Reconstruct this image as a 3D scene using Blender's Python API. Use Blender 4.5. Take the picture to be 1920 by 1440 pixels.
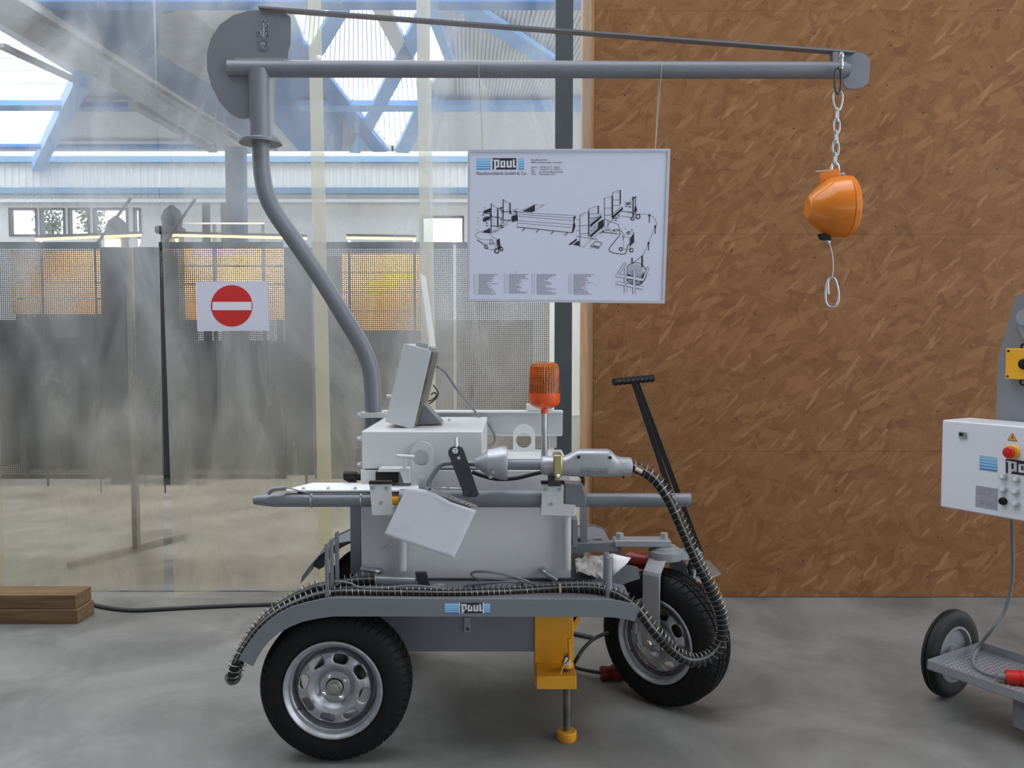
import bpy, bmesh, math, random
from mathutils import Vector, Matrix, geometry
random.seed(7)
V = Vector
for o in list(bpy.data.objects): bpy.data.objects.remove(o)
SC = bpy.context.scene
# ---------------------------------------------------------------- camera
PITCH = math.radians(3.0); F = 1550.0; CH = 1.63
cam = bpy.data.cameras.new('camera'); co = bpy.data.objects.new('camera', cam); SC.collection.objects.link(co)
co.location = (0, 0, CH); co.rotation_euler = (math.pi/2 - PITCH, 0, 0)
cam.sensor_width = 36; cam.lens = F/1920*36; cam.clip_start = 0.05; cam.clip_end = 200
SC.camera = co
# ---------------------------------------------------------------- light: even overcast sky, soft daylight from high windows
w = bpy.data.worlds.new('world'); SC.world = w; w.use_nodes = True
bg = w.node_tree.nodes['Background']; bg.inputs[0].default_value = (0.90, 0.95, 1.0, 1); bg.inputs[1].default_value = 2.6
sd = bpy.data.lights.new('soft_daylight', 'SUN'); sd.energy = 1.1; sd.angle = math.radians(60); sd.color = (1.0, 0.98, 0.95)
so = bpy.data.objects.new('soft_daylight', sd); SC.collection.objects.link(so); so.rotation_euler = (math.radians(-14), math.radians(-8), 0); so.location = (0, 2, 8)
SC.view_settings.view_transform = 'Standard'; SC.view_settings.look = 'None'
SC.view_settings.gamma = 1; SC.view_settings.use_curve_mapping = False; SC.view_settings.exposure = 0.08

# ---------------------------------------------------------------- pixel -> world at a real depth
cs, sn = math.cos(PITCH), math.sin(PITCH)
def ray(px, py):
    dx = (px-960)/F; dy = (720-py)/F
    return V((dx, cs+dy*sn, -sn+dy*cs))
def W(px, py, Y):
    d = ray(px, py); t = Y/d.y
    return V((d.x*t, Y, CH+d.z*t))
def S(n, Y): return n*Y/F
def WZ(px, py, z):                      # hit horizontal plane
    d = ray(px, py); t = (z-CH)/d.z
    return V((d.x*t, d.y*t, z))
def WP(px, py, p, n):                   # hit any plane
    d = ray(px, py); c = V((0, 0, CH)); t = (p-c).dot(n)/d.dot(n)
    return c+d*t
# ---------------------------------------------------------------- materials
MATS = {}
def mat(name, col, rough=0.5, metal=0.0, var=0.06, vs=6, bump=0.0, bs=200, spec=0.5, alpha=None, emit=None, trans=None, coat=0):
    if name in MATS: return MATS[name]
    m = bpy.data.materials.new(name); m.use_nodes = True; nt = m.node_tree; b = nt.nodes['Principled BSDF']
    b.inputs['Roughness'].default_value = rough; b.inputs['Metallic'].default_value = metal
    b.inputs['Specular IOR Level'].default_value = spec
    b.inputs['Coat Weight'].default_value = coat
    tc = nt.nodes.new('ShaderNodeNewGeometry')
    n = nt.nodes.new('ShaderNodeTexNoise'); n.inputs['Scale'].default_value = vs; n.inputs['Detail'].default_value = 5
    nt.links.new(tc.outputs['Position'], n.inputs['Vector'])
    r = nt.nodes.new('ShaderNodeValToRGB'); nt.links.new(n.outputs['Fac'], r.inputs[0])
    r.color_ramp.elements[0].position = 0.3; r.color_ramp.elements[1].position = 0.7
    r.color_ramp.elements[0].color = tuple(c*(1-var) for c in col)+(1,)
    r.color_ramp.elements[1].color = tuple(min(1, c*(1+var)) for c in col)+(1,)
    nt.links.new(r.outputs[0], b.inputs['Base Color'])
    if bump:
        n2 = nt.nodes.new('ShaderNodeTexNoise'); n2.inputs['Scale'].default_value = bs; n2.inputs['Detail'].default_value = 2
        nt.links.new(tc.outputs['Position'], n2.inputs['Vector'])
        bp = nt.nodes.new('ShaderNodeBump'); bp.inputs['Strength'].default_value = bump; bp.inputs['Distance'].default_value = 0.002
        nt.links.new(n2.outputs['Fac'], bp.inputs['Height']); nt.links.new(bp.outputs[0], b.inputs['Normal'])
    if trans: b.inputs['Transmission Weight'].default_value = trans
    if emit:
        b.inputs['Emission Color'].default_value = tuple(emit[:3])+(1,); b.inputs['Emission Strength'].default_value = emit[3]
    MATS[name] = m; return m
grey = mat('hammered_grey_paint', (0.20, 0.208, 0.24), 0.42, 0.25, bump=0.5, bs=260)
lgrey = mat('light_grey_paint', (0.30, 0.31, 0.335), 0.4, 0.25, bump=0.4, bs=220)
dgrey = mat('dark_grey_steel', (0.045, 0.05, 0.058), 0.45, 0.3, var=.12)
sheetg = mat('smooth_grey_paint', (0.185, 0.195, 0.225), 0.45, 0.1)
cream = mat('cream_white_paint', (0.62, 0.632, 0.648), 0.35, 0, var=.02, bump=.1, bs=300)
coolw = mat('pale_grey_panel', (0.50, 0.53, 0.555), 0.4, 0, var=.015)
white = mat('white_paint', (0.80, 0.82, 0.84), 0.4, 0, var=.01)
paperm = mat('white_paper', (0.68, 0.69, 0.77), 0.7, 0, var=.03, vs=14, spec=.2)
black = mat('black_rubber', (0.012, 0.012, 0.013), 0.6, 0, var=.2, bump=.2, bs=300, spec=.35)
blackp = mat('black_plastic', (0.008, 0.008, 0.009), 0.5, 0, var=.1, spec=.3)
tyrem = mat('tyre_rubber', (0.009, 0.0092, 0.010), 0.62, 0, var=.25, vs=30, bump=.15, bs=500, spec=.22)
rimm = mat('silver_wheel_paint', (0.42, 0.43, 0.47), 0.36, 0.6, var=.15, vs=40, bump=.15, bs=300)
chrome = mat('bright_steel', (0.62, 0.64, 0.66), 0.22, 0.95, var=.08)
zinc = mat('zinc_plate', (0.45, 0.47, 0.49), 0.35, 0.85, var=.1, vs=30)
steel = mat('worn_steel', (0.20, 0.19, 0.17), 0.4, 0.8, var=.25, vs=25)
alum = mat('cast_aluminium', (0.40, 0.41, 0.45), 0.36, 0.5, var=.05, bump=.4, bs=260)
brass = mat('brass_plated_clamp', (0.38, 0.33, 0.15), 0.3, 0.8, var=.15, vs=30)
orange = mat('orange_enamel', (0.72, 0.20, 0.012), 0.28, 0, var=.04, coat=.3)
orange2 = mat('orange_red_plastic', (0.80, 0.095, 0.012), 0.35, 0, var=.03)
amber = mat('amber_lens', (0.95, 0.26, 0.015), 0.12, 0, var=.03, trans=.82)
yellow = mat('safety_yellow_paint', (0.78, 0.36, 0.02), 0.4, 0, var=.06, vs=12)
yel2 = mat('yellow_plastic', (0.90, 0.45, 0.02), 0.35, 0, var=.02)
red = mat('red_plastic', (0.60, 0.015, 0.012), 0.35, 0, var=.05)
signred = mat('sign_red', (0.60, 0.025, 0.02), 0.6, 0, var=.02)
darkred = mat('dark_red_plastic', (0.17, 0.008, 0.008), 0.4, 0, var=.1)
cableg = mat('grey_cable', (0.19, 0.20, 0.21), 0.5, 0)
cableb = mat('dark_floor_cable', (0.035, 0.035, 0.033), 0.6, 0, var=.2)
wire = mat('spring_wire', (0.34, 0.33, 0.30), 0.3, 0.9, var=.1)
twine = mat('twine', (0.45, 0.38, 0.30), 0.8, 0)
bluew = mat('steel_blue_paint', (0.06, 0.24, 0.62), 0.5, 0, var=.15)
blued = mat('dark_blue_paint', (0.03, 0.13, 0.32), 0.5, 0, var=.2, vs=3)
bluel = mat('light_blue_paint', (0.18, 0.46, 0.92), 0.5, 0, var=.1)
hallw = mat('hall_wall_white', (0.82, 0.83, 0.81), 0.6, 0, var=.04)
deckm = mat('ceiling_deck_white', (0.76, 0.79, 0.82), 0.6, 0, var=.05)
concb = mat('grey_girder', (0.38, 0.38, 0.37), 0.7, 0, var=.15)
poster = mat('poster_paper', (0.66, 0.69, 0.84), 0.5, 0, var=.01)
posterf = mat('poster_frame_aluminium', (0.55, 0.58, 0.66), 0.4, .3, var=.01)
ink = mat('printed_ink', (0.02, 0.02, 0.03), 0.6, 0)
inkg = mat('grey_ink', (0.22, 0.23, 0.29), 0.6, 0)
lblue = mat('logo_pale_blue', (0.33, 0.62, 0.92), 0.5, 0, var=.01)
mblue = mat('logo_blue', (0.03, 0.22, 0.52), 0.5, 0, var=.01)
lwhite = mat('logo_white', (0.75, 0.76, 0.85), 0.5, 0, var=.01)
plastic = mat('crumpled_clear_wrap', (0.36, 0.35, 0.34), 0.22, 0, var=.3, vs=14)
dmetal = mat('dark_machine_grey', (0.05, 0.052, 0.055), 0.6, 0, var=.3, vs=2)
tanb = mat('tan_board', (0.72, 0.45, 0.17), 0.6, 0, var=.15, vs=2)
yrail = mat('yellow_rail', (0.90, 0.62, 0.12), 0.4, 0, var=.02)
leafm = mat('green_leaves', (0.08, 0.13, 0.06), 0.6, 0, var=.4, vs=9)
postm = mat('anthracite_post', (0.055, 0.065, 0.072), 0.55, 0, var=.12)
redlab = mat('tape_beige', (0.62, 0.45, 0.28), 0.6, 0)

def wood(name, c1, c2, sc, axis):
    m = bpy.data.materials.new(name); m.use_nodes = True; nt = m.node_tree; b = nt.nodes['Principled BSDF']; b.inputs['Roughness'].default_value = .65
    g = nt.nodes.new('ShaderNodeNewGeometry'); mp = nt.nodes.new('ShaderNodeMapping'); mp.inputs['Scale'].default_value = sc
    nt.links.new(g.outputs['Position'], mp.inputs[0]); n = nt.nodes.new('ShaderNodeTexNoise'); n.inputs['Scale'].default_value = 1; n.inputs['Detail'].default_value = 6
    nt.links.new(mp.outputs[0], n.inputs['Vector']); r = nt.nodes.new('ShaderNodeValToRGB'); nt.links.new(n.outputs['Fac'], r.inputs[0])
    r.color_ramp.elements[0].position = .32; r.color_ramp.elements[1].position = .68
    r.color_ramp.elements[0].color = c1+(1,); r.color_ramp.elements[1].color = c2+(1,)
    nt.links.new(r.outputs[0], b.inputs['Base Color']); MATS[name] = m; return m
beamw = wood('weathered_beam_wood', (0.12, 0.068, 0.032), (0.21, 0.125, 0.062), (3, 40, 40), 0)
studw = wood('pale_timber', (0.66, 0.36, 0.16), (0.80, 0.50, 0.26), (50, 50, 3), 2)

def osb_mat():
    m = bpy.data.materials.new('oriented_strand_board'); m.use_nodes = True; nt = m.node_tree; b = nt.nodes['Principled BSDF']
    b.inputs['Roughness'].default_value = .6; b.inputs['Specular IOR Level'].default_value = .25
    L = nt.links; g = nt.nodes.new('ShaderNodeNewGeometry')
    nz = nt.nodes.new('ShaderNodeTexNoise'); nz.inputs['Scale'].default_value = 7; nz.inputs['Detail'].default_value = 3
    L.new(g.outputs['Position'], nz.inputs['Vector'])
    sub = nt.nodes.new('ShaderNodeVectorMath'); sub.operation = 'MULTIPLY_ADD'; sub.inputs[1].default_value = (.045, .0, .045); L.new(nz.outputs['Color'], sub.inputs[0]); L.new(g.outputs['Position'], sub.inputs[2])
    prev = None
    base = [(0.175, 0.074, 0.026), (0.225, 0.102, 0.038), (0.262, 0.124, 0.050), (0.30, 0.150, 0.065), (0.36, 0.195, 0.095)]
    layers = [(8, 7, 17, 1.0, 0), (-24, 6, 22, .5, 1), (50, 5.5, 20, .45, 2), (-6, 5, 19, .40, 1), (-60, 6, 26, .28, 1), (24, 5.5, 24, .30, 2), (58, 7, 40, .07, 3), (35, 8, 44, .07, 3), (-12, 6, 30, .10, 1), (75, 7, 34, .12, 1), (48, 10, 60, .05, 4)]
    for k, (ang, sx, sz, frac, br) in enumerate(layers):
        mp = nt.nodes.new('ShaderNodeMapping'); mp.vector_type = 'TEXTURE' if False else 'POINT'
        ro = nt.nodes.new('ShaderNodeVectorRotate'); ro.rotation_type = 'Y_AXIS'; ro.inputs['Angle'].default_value = math.radians(ang); L.new(sub.outputs[0], ro.inputs[0])
        mp.inputs['Scale'].default_value = (sx, 0.001, sz); mp.inputs['Location'].default_value = (k*3.7, 0, k*1.9); L.new(ro.outputs[0], mp.inputs[0])
        vo = nt.nodes.new('ShaderNodeTexVoronoi'); vo.inputs['Scale'].default_value = 1; vo.feature = 'F1'; L.new(mp.outputs[0], vo.inputs['Vector'])
        sp = nt.nodes.new('ShaderNodeSeparateColor'); L.new(vo.outputs['Color'], sp.inputs[0])
        cr = nt.nodes.new('ShaderNodeValToRGB'); cr.color_ramp.interpolation = 'LINEAR'; L.new(sp.outputs[0], cr.inputs[0])
        cr.color_ramp.elements[0].color = base[0 if br < 3 else 1]+(1,); cr.color_ramp.elements[1].color = base[min(4, br+1)]+(1,)
        e = cr.color_ramp.elements.new(.5); e.color = base[1 if br < 2 else 2]+(1,)
        if prev is None: prev = cr.outputs[0]; continue
        # flake mask: cell picked at random and only the middle of the cell
        lt = nt.nodes.new('ShaderNodeMath'); lt.operation = 'LESS_THAN'; L.new(sp.outputs[1], lt.inputs[0]); lt.inputs[1].default_value = frac
        l2 = nt.nodes.new('ShaderNodeMath'); l2.operation = 'LESS_THAN'; L.new(vo.outputs['Distance'], l2.inputs[0]); l2.inputs[1].default_value = .62
        mu = nt.nodes.new('ShaderNodeMath'); mu.operation = 'MULTIPLY'; L.new(lt.outputs[0], mu.inputs[0]); L.new(l2.outputs[0], mu.inputs[1])
        m3 = nt.nodes.new('ShaderNodeMath'); m3.operation = 'MULTIPLY'; L.new(mu.outputs[0], m3.inputs[0]); m3.inputs[1].default_value = .62
        mx = nt.nodes.new('ShaderNodeMix'); mx.data_type = 'RGBA'; L.new(m3.outputs[0], mx.inputs[0]); L.new(prev, mx.inputs[6]); L.new(cr.outputs[0], mx.inputs[7]); prev = mx.outputs[2]
    # dark specks
    v2 = nt.nodes.new('ShaderNodeTexVoronoi'); v2.inputs['Scale'].default_value = 9; L.new(g.outputs['Position'], v2.inputs['Vector'])
    s2 = nt.nodes.new('ShaderNodeMath'); s2.operation = 'LESS_THAN'; L.new(v2.outputs['Distance'], s2.inputs[0]); s2.inputs[1].default_value = .05
    mx = nt.nodes.new('ShaderNodeMix'); mx.data_type = 'RGBA'; L.new(s2.outputs[0], mx.inputs[0]); L.new(prev, mx.inputs[6]); mx.inputs[7].default_value = (.05, .02, .01, 1)
    # broad tone change
    n3 = nt.nodes.new('ShaderNodeTexNoise'); n3.inputs['Scale'].default_value = 90; n3.inputs['Detail'].default_value = 3; L.new(g.outputs['Position'], n3.inputs['Vector'])
    mr = nt.nodes.new('ShaderNodeMapRange'); L.new(n3.outputs['Fac'], mr.inputs[0]); mr.inputs[3].default_value = .8; mr.inputs[4].default_value = 1.2
    vm = nt.nodes.new('ShaderNodeVectorMath'); vm.operation = 'SCALE'; L.new(mx.outputs[2], vm.inputs[0]); L.new(mr.outputs[0], vm.inputs['Scale'])
    L.new(vm.outputs[0], b.inputs['Base Color'])
    return m
osb = osb_mat()

def floor_mat():
    m = bpy.data.materials.new('polished_concrete'); m.use_nodes = True; nt = m.node_tree; b = nt.nodes['Principled BSDF']; L = nt.links
    g = nt.nodes.new('ShaderNodeNewGeometry')
    n = nt.nodes.new('ShaderNodeTexNoise'); n.inputs['Scale'].default_value = 1.6; n.inputs['Detail'].default_value = 8; n.inputs['Roughness'].default_value = .6; n.inputs['Distortion'].default_value = .6; L.new(g.outputs['Position'], n.inputs['Vector'])
    r = nt.nodes.new('ShaderNodeValToRGB'); L.new(n.outputs['Fac'], r.inputs[0]); r.color_ramp.elements[0].position = .35; r.color_ramp.elements[1].position = .68
    r.color_ramp.elements[0].color = (.130, .129, .125, 1); r.color_ramp.elements[1].color = (.250, .247, .240, 1)
    L.new(r.outputs[0], b.inputs['Base Color'])
    n2 = nt.nodes.new('ShaderNodeTexNoise'); n2.inputs['Scale'].default_value = 5; n2.inputs['Detail'].default_value = 5; L.new(g.outputs['Position'], n2.inputs['Vector'])
    mr = nt.nodes.new('ShaderNodeMapRange'); L.new(n2.outputs['Fac'], mr.inputs[0]); mr.inputs[3].default_value = .42; mr.inputs[4].default_value = .68; L.new(mr.outputs[0], b.inputs['Roughness'])
    return m
floorm = floor_mat()

def pvc_mat(name='hazy_clear_pvc', lo=.07, hi=.60, cream_=False):
    m = bpy.data.materials.new(name); m.use_nodes = True; nt = m.node_tree; L = nt.links
    for n in list(nt.nodes): nt.nodes.remove(n)
    out = nt.nodes.new('ShaderNodeOutputMaterial'); g = nt.nodes.new('ShaderNodeNewGeometry')
    tr = nt.nodes.new('ShaderNodeBsdfTransparent'); tr.inputs[0].default_value = (.97, .965, .91, 1)
    df = nt.nodes.new('ShaderNodeBsdfDiffuse'); df.inputs[0].default_value = (.60, .60, .55, 1)
    tl = nt.nodes.new('ShaderNodeBsdfTranslucent'); tl.inputs[0].default_value = (.84, .85, .80, 1)
    gl = nt.nodes.new('ShaderNodeBsdfGlossy'); gl.inputs['Roughness'].default_value = .12
    m1 = nt.nodes.new('ShaderNodeMixShader'); m1.inputs[0].default_value = .5; L.new(df.outputs[0], m1.inputs[1]); L.new(tl.outputs[0], m1.inputs[2])
    sx = nt.nodes.new('ShaderNodeSeparateXYZ'); L.new(g.outputs['Position'], sx.inputs[0])
    zr = nt.nodes.new('ShaderNodeMapRange'); zr.inputs[1].default_value = .2; zr.inputs[2].default_value = 2.2; L.new(sx.outputs[2], zr.inputs[0])
    for sh, ca_, cb_ in ((tr, (.97, .94, .82), (.96, .975, 1.0)), (df, (.68, .61, .46), (.60, .63, .66)), (tl, (.90, .83, .66), (.84, .88, .93))):
        if cream_: cb_ = tuple(x_*y_ for x_, y_ in zip(ca_, (1, 1.02, 1.04)))
        mc = nt.nodes.new('ShaderNodeMix'); mc.data_type = 'RGBA'; L.new(zr.outputs[0], mc.inputs[0]); mc.inputs[6].default_value = ca_+(1,); mc.inputs[7].default_value = cb_+(1,); L.new(mc.outputs[2], sh.inputs[0])
    mp = nt.nodes.new('ShaderNodeMapping'); mp.inputs['Scale'].default_value = (1.5, 1, .6); L.new(g.outputs['Position'], mp.inputs[0])
    n = nt.nodes.new('ShaderNodeTexNoise'); n.inputs['Scale'].default_value = 1.6; n.inputs['Detail'].default_value = 7; n.inputs['Distortion'].default_value = 1.0; L.new(mp.outputs[0], n.inputs['Vector'])
    mr = nt.nodes.new('ShaderNodeMapRange'); mr.inputs[1].default_value = .3; mr.inputs[2].default_value = .75; mr.inputs[3].default_value = lo; mr.inputs[4].default_value = hi; L.new(n.outputs['Fac'], mr.inputs[0])
    m2 = nt.nodes.new('ShaderNodeMixShader'); L.new(mr.outputs[0], m2.inputs[0]); L.new(tr.outputs[0], m2.inputs[1]); L.new(m1.outputs[0], m2.inputs[2])
    m3 = nt.nodes.new('ShaderNodeMixShader'); m3.inputs[0].default_value = .05; L.new(m2.outputs[0], m3.inputs[1]); L.new(gl.outputs[0], m3.inputs[2])
    L.new(m3.outputs[0], out.inputs[0]); return m
pvc = pvc_mat(); pvc_hem = pvc_mat('dense_pvc_edge', .45, .6, True)

# ---------------------------------------------------------------- mesh builder
def frame(ax):
    ax = V(ax).normalized(); h = V((0, 0, 1)) if abs(ax.z) < .9 else V((1, 0, 0))
    u = h.cross(ax).normalized(); v = ax.cross(u).normalized(); return u, v, ax
def catmull(P, k=8, closed=False):
    P = [V(p) for p in P]; out = []; n = len(P)
    rng = range(n) if closed else range(n-1)
    for i in rng:
        if closed: a, b, c, d = P[(i-1) % n], P[i], P[(i+1) % n], P[(i+2) % n]
        else: a, b, c, d = P[max(i-1, 0)], P[i], P[i+1], P[min(i+2, n-1)]
        for j in range(k):
            t = j/k
            out.append(.5*((2*b)+(c-a)*t+(2*a-5*b+4*c-d)*t*t+(3*b-3*c+d-a)*t**3))
    if not closed: out.append(P[-1])
    return out
class MB:
    def __init__(s): s.v = []; s.f = []
    def add(s, vs, fs):
        o = len(s.v); s.v += [V(v) for v in vs]; s.f += [tuple(i+o for i in f) for f in fs]; return s
    def box(s, c, size, R=None):
        hx, hy, hz = [x/2 for x in size]; vs = []
        for z in (-hz, hz):
            for (x, y) in ((-hx, -hy), (hx, -hy), (hx, hy), (-hx, hy)):
                p = V((x, y, z)); vs.append(V(c)+(R @ p if R else p))
        return s.add(vs, [(3, 2, 1, 0), (4, 5, 6, 7), (0, 1, 5, 4), (1, 2, 6, 5), (2, 3, 7, 6), (3, 0, 4, 7)])
    def bb(s, a, b):
        a, b = V(a), V(b); return s.box((a+b)/2, [abs(x) for x in (b-a)])
    def pbox(s, x0, y0, x1, y1, Y, d):        # front face spans these pixels at depth Y, body runs d back
        a, b = W(x0, y0, Y), W(x1, y1, Y)
        return s.bb((a.x, Y, a.z), (b.x, Y+d, b.z))
    def bar(s, p0, p1, wd, th, up=(0, 1, 0)):   # rectangular bar, th along 'up' direction
        p0, p1 = V(p0), V(p1); ax = (p1-p0).normalized(); u = V(up); u = (u-ax*u.dot(ax)).normalized(); sd = ax.cross(u)
        vs = []
        for p in (p0, p1):
            for (a, b) in ((-1, -1), (1, -1), (1, 1), (-1, 1)): vs.append(p+sd*wd/2*a+u*th/2*b)
        return s.add(vs, [(3, 2, 1, 0), (4, 5, 6, 7), (0, 1, 5, 4), (1, 2, 6, 5), (2, 3, 7, 6), (3, 0, 4, 7)])
    def lathe(s, prof, org, ax, n=32, cap=True, closed=False):   # prof: (axial, radius)
        u, v, a = frame(ax); org = V(org); m = len(prof); vs = []
        for (t, r) in prof:
            for i in range(n):
                q = 2*math.pi*i/n; vs.append(org+a*t+(u*math.cos(q)+v*math.sin(q))*r)
        fs = []
        for j in range(m-1 if not closed else m):
            k = (j+1) % m
            for i in range(n): fs.append((j*n+i, j*n+(i+1) % n, k*n+(i+1) % n, k*n+i))
        if cap and not closed: fs.append(tuple(reversed(range(n)))); fs.append(tuple((m-1)*n+i for i in range(n)))
        return s.add(vs, fs)
    def cyl(s, p0, p1, r, n=24, r2=None):
        p0, p1 = V(p0), V(p1); L = (p1-p0).length
        return s.lathe([(0, r), (L, r if r2 is None else r2)], p0, p1-p0, n)
    def tube(s, P, r, n=10, closed=False):
        P = [V(p) for p in P]; m = len(P)
        T = [((P[(i+1) % m]-P[i-1]) if closed else (P[min(i+1, m-1)]-P[max(i-1, 0)])).normalized() for i in range(m)]
        u = frame(T[0])[0]; vs = []
        for i in range(m):
            u = (u-T[i]*u.dot(T[i])).normalized(); v = T[i].cross(u)
            rr = r(i/(m-1)) if callable(r) else r
            for k in range(n):
                q = 2*math.pi*k/n; vs.append(P[i]+(u*math.cos(q)+v*math.sin(q))*rr)
        fs = []
        for j in range(m if closed else m-1):
            k = (j+1) % m
            for i in range(n): fs.append((j*n+i, j*n+(i+1) % n, k*n+(i+1) % n, k*n+i))
        if not closed: fs.append(tuple(reversed(range(n)))); fs.append(tuple((m-1)*n+i for i in range(n)))
        return s.add(vs, fs)
    def prism(s, poly, off, holes=()):          # planar polygon (3D points) pushed by off
        loops = [[V(p) for p in poly]]+[[V(p) for p in h] for h in holes]; off = V(off)
        tris = geometry.tessellate_polygon(loops); flat = [p for l in loops for p in l]; N = len(flat)
        vs = flat+[p+off for p in flat]; fs = []
        for t in tris:
            fs.append(tuple(t)); fs.append(tuple(i+N for i in reversed(t)))
        b = 0
        for l in loops:
            k = len(l)
            for i in range(k): fs.append((b+i, b+(i+1) % k, b+(i+1) % k+N, b+i+N))
            b += k
        return s.add(vs, fs)
    def pprism(s, pts, Y, d, holes=()):
        return s.prism([W(x, y, Y) for x, y in pts], (0, d, 0), [[W(x, y, Y) for x, y in h] for h in holes])
    def flat(s, poly, holes=()):
        loops = [[V(p) for p in poly]]+[[V(p) for p in h] for h in holes]
        tris = geometry.tessellate_polygon(loops); return s.add([p for l in loops for p in l], [tuple(t) for t in tris])
    def sphere(s, c, r, n=16, m=10, sc=(1, 1, 1)):
        vs = []; fs = []
        for j in range(m+1):
            a = math.pi*j/m
            for i in range(n):
                q = 2*math.pi*i/n; vs.append(V(c)+V((math.sin(a)*math.cos(q)*r*sc[0], math.sin(a)*math.sin(q)*r*sc[1], math.cos(a)*r*sc[2])))
        for j in range(m):
            for i in range(n): fs.append((j*n+i, (j+1)*n+i, (j+1)*n+(i+1) % n, j*n+(i+1) % n))
        return s.add(vs, fs)
    def torus(s, c, ax, R, r, n=32, k=8, arc=1.0):
        u, v, a = frame(ax); P = [V(c)+(u*math.cos(q)+v*math.sin(q))*R for q in [2*math.pi*arc*i/n for i in range(n+(arc < 1))]]
        return s.tube(P, r, k, closed=arc >= 1)
ORG = {}
def circ(cx, cy, r, n=28, a0=0, a1=2*math.pi, ry=None):
    full = abs(a1-a0-2*math.pi) < 1e-6
    return [(cx+r*math.cos(a0+(a1-a0)*i/(n if full else n-1)), cy+(ry or r)*math.sin(a0+(a1-a0)*i/(n if full else n-1))) for i in range(n)]
def obj(name, mb, m, parent=None, bevel=0, smooth=35, label=None, org=None):
    me = bpy.data.meshes.new(name)
    if org is None:
        lo = V((min(v.x for v in mb.v), min(v.y for v in mb.v), min(v.z for v in mb.v))); hi = V((max(v.x for v in mb.v), max(v.y for v in mb.v), max(v.z for v in mb.v)))
        org = (lo+hi)/2
        if parent is None: org.z = lo.z
    org = V(org)
    me.from_pydata([tuple(v-org) for v in mb.v], [], mb.f); me.validate()
    bm = bmesh.new(); bm.from_mesh(me); bmesh.ops.recalc_face_normals(bm, faces=bm.faces); bm.to_mesh(me); bm.free()
    for p in me.polygons: p.use_smooth = True
    me.set_sharp_from_angle(angle=math.radians(smooth))
    me.materials.append(m)
    o = bpy.data.objects.new(name, me); SC.collection.objects.link(o)
    if parent: o.parent = parent; o.location = org-ORG[parent.name]
    else: o.location = org
    ORG[o.name] = org
    if bevel:
        b = o.modifiers.new('bevel', 'BEVEL'); b.width = bevel; b.segments = 2; b.limit_method = 'ANGLE'; b.angle_limit = math.radians(50)
        b.harden_normals = False
    if label: o['label'] = label
    return o
def thing(name, loc, label, cat, group=None):
    o = bpy.data.objects.new(name, None); SC.collection.objects.link(o); o.location = loc; ORG[o.name] = V(loc); o.empty_display_size = .1
    o['label'] = label; o['category'] = cat
    if group: o['group'] = group
    return o
def tag(o, label, cat, group=None):
    o['label'] = label; o['category'] = cat
    if group: o['group'] = group
    return o
def struct(o, label=None):
    o['kind'] = 'structure'
    if label: o['label'] = label
    return o
def boltz(mb, c, ax, r=.007, h=.007): return mb.lathe([(0, r*1.5), (h*.3, r*1.5), (h*.3, r), (h*1.3, r), (h*1.4, r*.8)], c, ax, 6)
def text_faces(mb, s, size, org, xd, ud, wscale=1.0, weight=0):
    cu = bpy.data.curves.new('t', 'FONT'); cu.body = s; cu.size = size; cu.resolution_u = 2; cu.offset = weight
    o = bpy.data.objects.new('t', cu); SC.collection.objects.link(o); bpy.context.view_layer.update()
    me = bpy.data.meshes.new_from_object(o.evaluated_get(bpy.context.evaluated_depsgraph_get()))
    mb.add([V(org)+V(xd)*v.co.x*wscale+V(ud)*v.co.y for v in me.vertices], [tuple(p.vertices) for p in me.polygons])
    wd = max([v.co.x for v in me.vertices] or [0])*wscale
    bpy.data.objects.remove(o); bpy.data.curves.remove(cu); bpy.data.meshes.remove(me); return wd
def logo(parent, mp, nrm, lx=(210, 620), rx=(1395, 1570), yt=320, yb=615, white_bars=True, name='logo'):
    """mp maps logo pixel coordinates to world points; nrm = offset towards the viewer"""
    nrm = V(nrm)
    def rects(rs, mm, k, nm):
        if nm != 'logo_lettering' and len(rs) > 1:
            for r_ in rs: rects([r_], mm, k, nm)
            return
        mb = MB()
        for (a, b, c, d) in rs: mb.add([mp(a, b)+nrm*k, mp(c, b)+nrm*k, mp(c, d)+nrm*k, mp(a, d)+nrm*k], [(0, 1, 2, 3)])
        return obj(nm, mb, mm, parent, org=None)
    rects([(lx[0], yt, lx[1], yb), (rx[0], yt, rx[1], yb)], lblue, 1, 'logo_field')
    st = []
    for i, t in enumerate((6, 9, 14, 20, 30)):
        y = yt+(yb-yt-30)*i/4+(15-t/2) if i else yt
        for a in (lx, rx): st.append((a[0], y, a[1], y+t))
    rects(st, mblue, 2, 'logo_stripe')
    rects([(670, 305, 1345, 615)], ink, 1, 'logo_plate')
    L = [(715, 345, 770, 618), (690, 345, 720, 378), (770, 345, 865, 390), (812, 390, 865, 560), (770, 515, 865, 560),
         (900, 375, 1035, 408), (895, 400, 945, 560), (985, 375, 1035, 560), (940, 512, 990, 560),
         (1070, 375, 1122, 560), (1162, 375, 1215, 560), (1120, 515, 1164, 560), (1245, 345, 1300, 560), (1300, 512, 1335, 556)]
    if white_bars: L += [(630, 305, 668, 618), (1346, 305, 1390, 618)]
    rects(L, lwhite, 2, 'logo_lettering')

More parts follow.
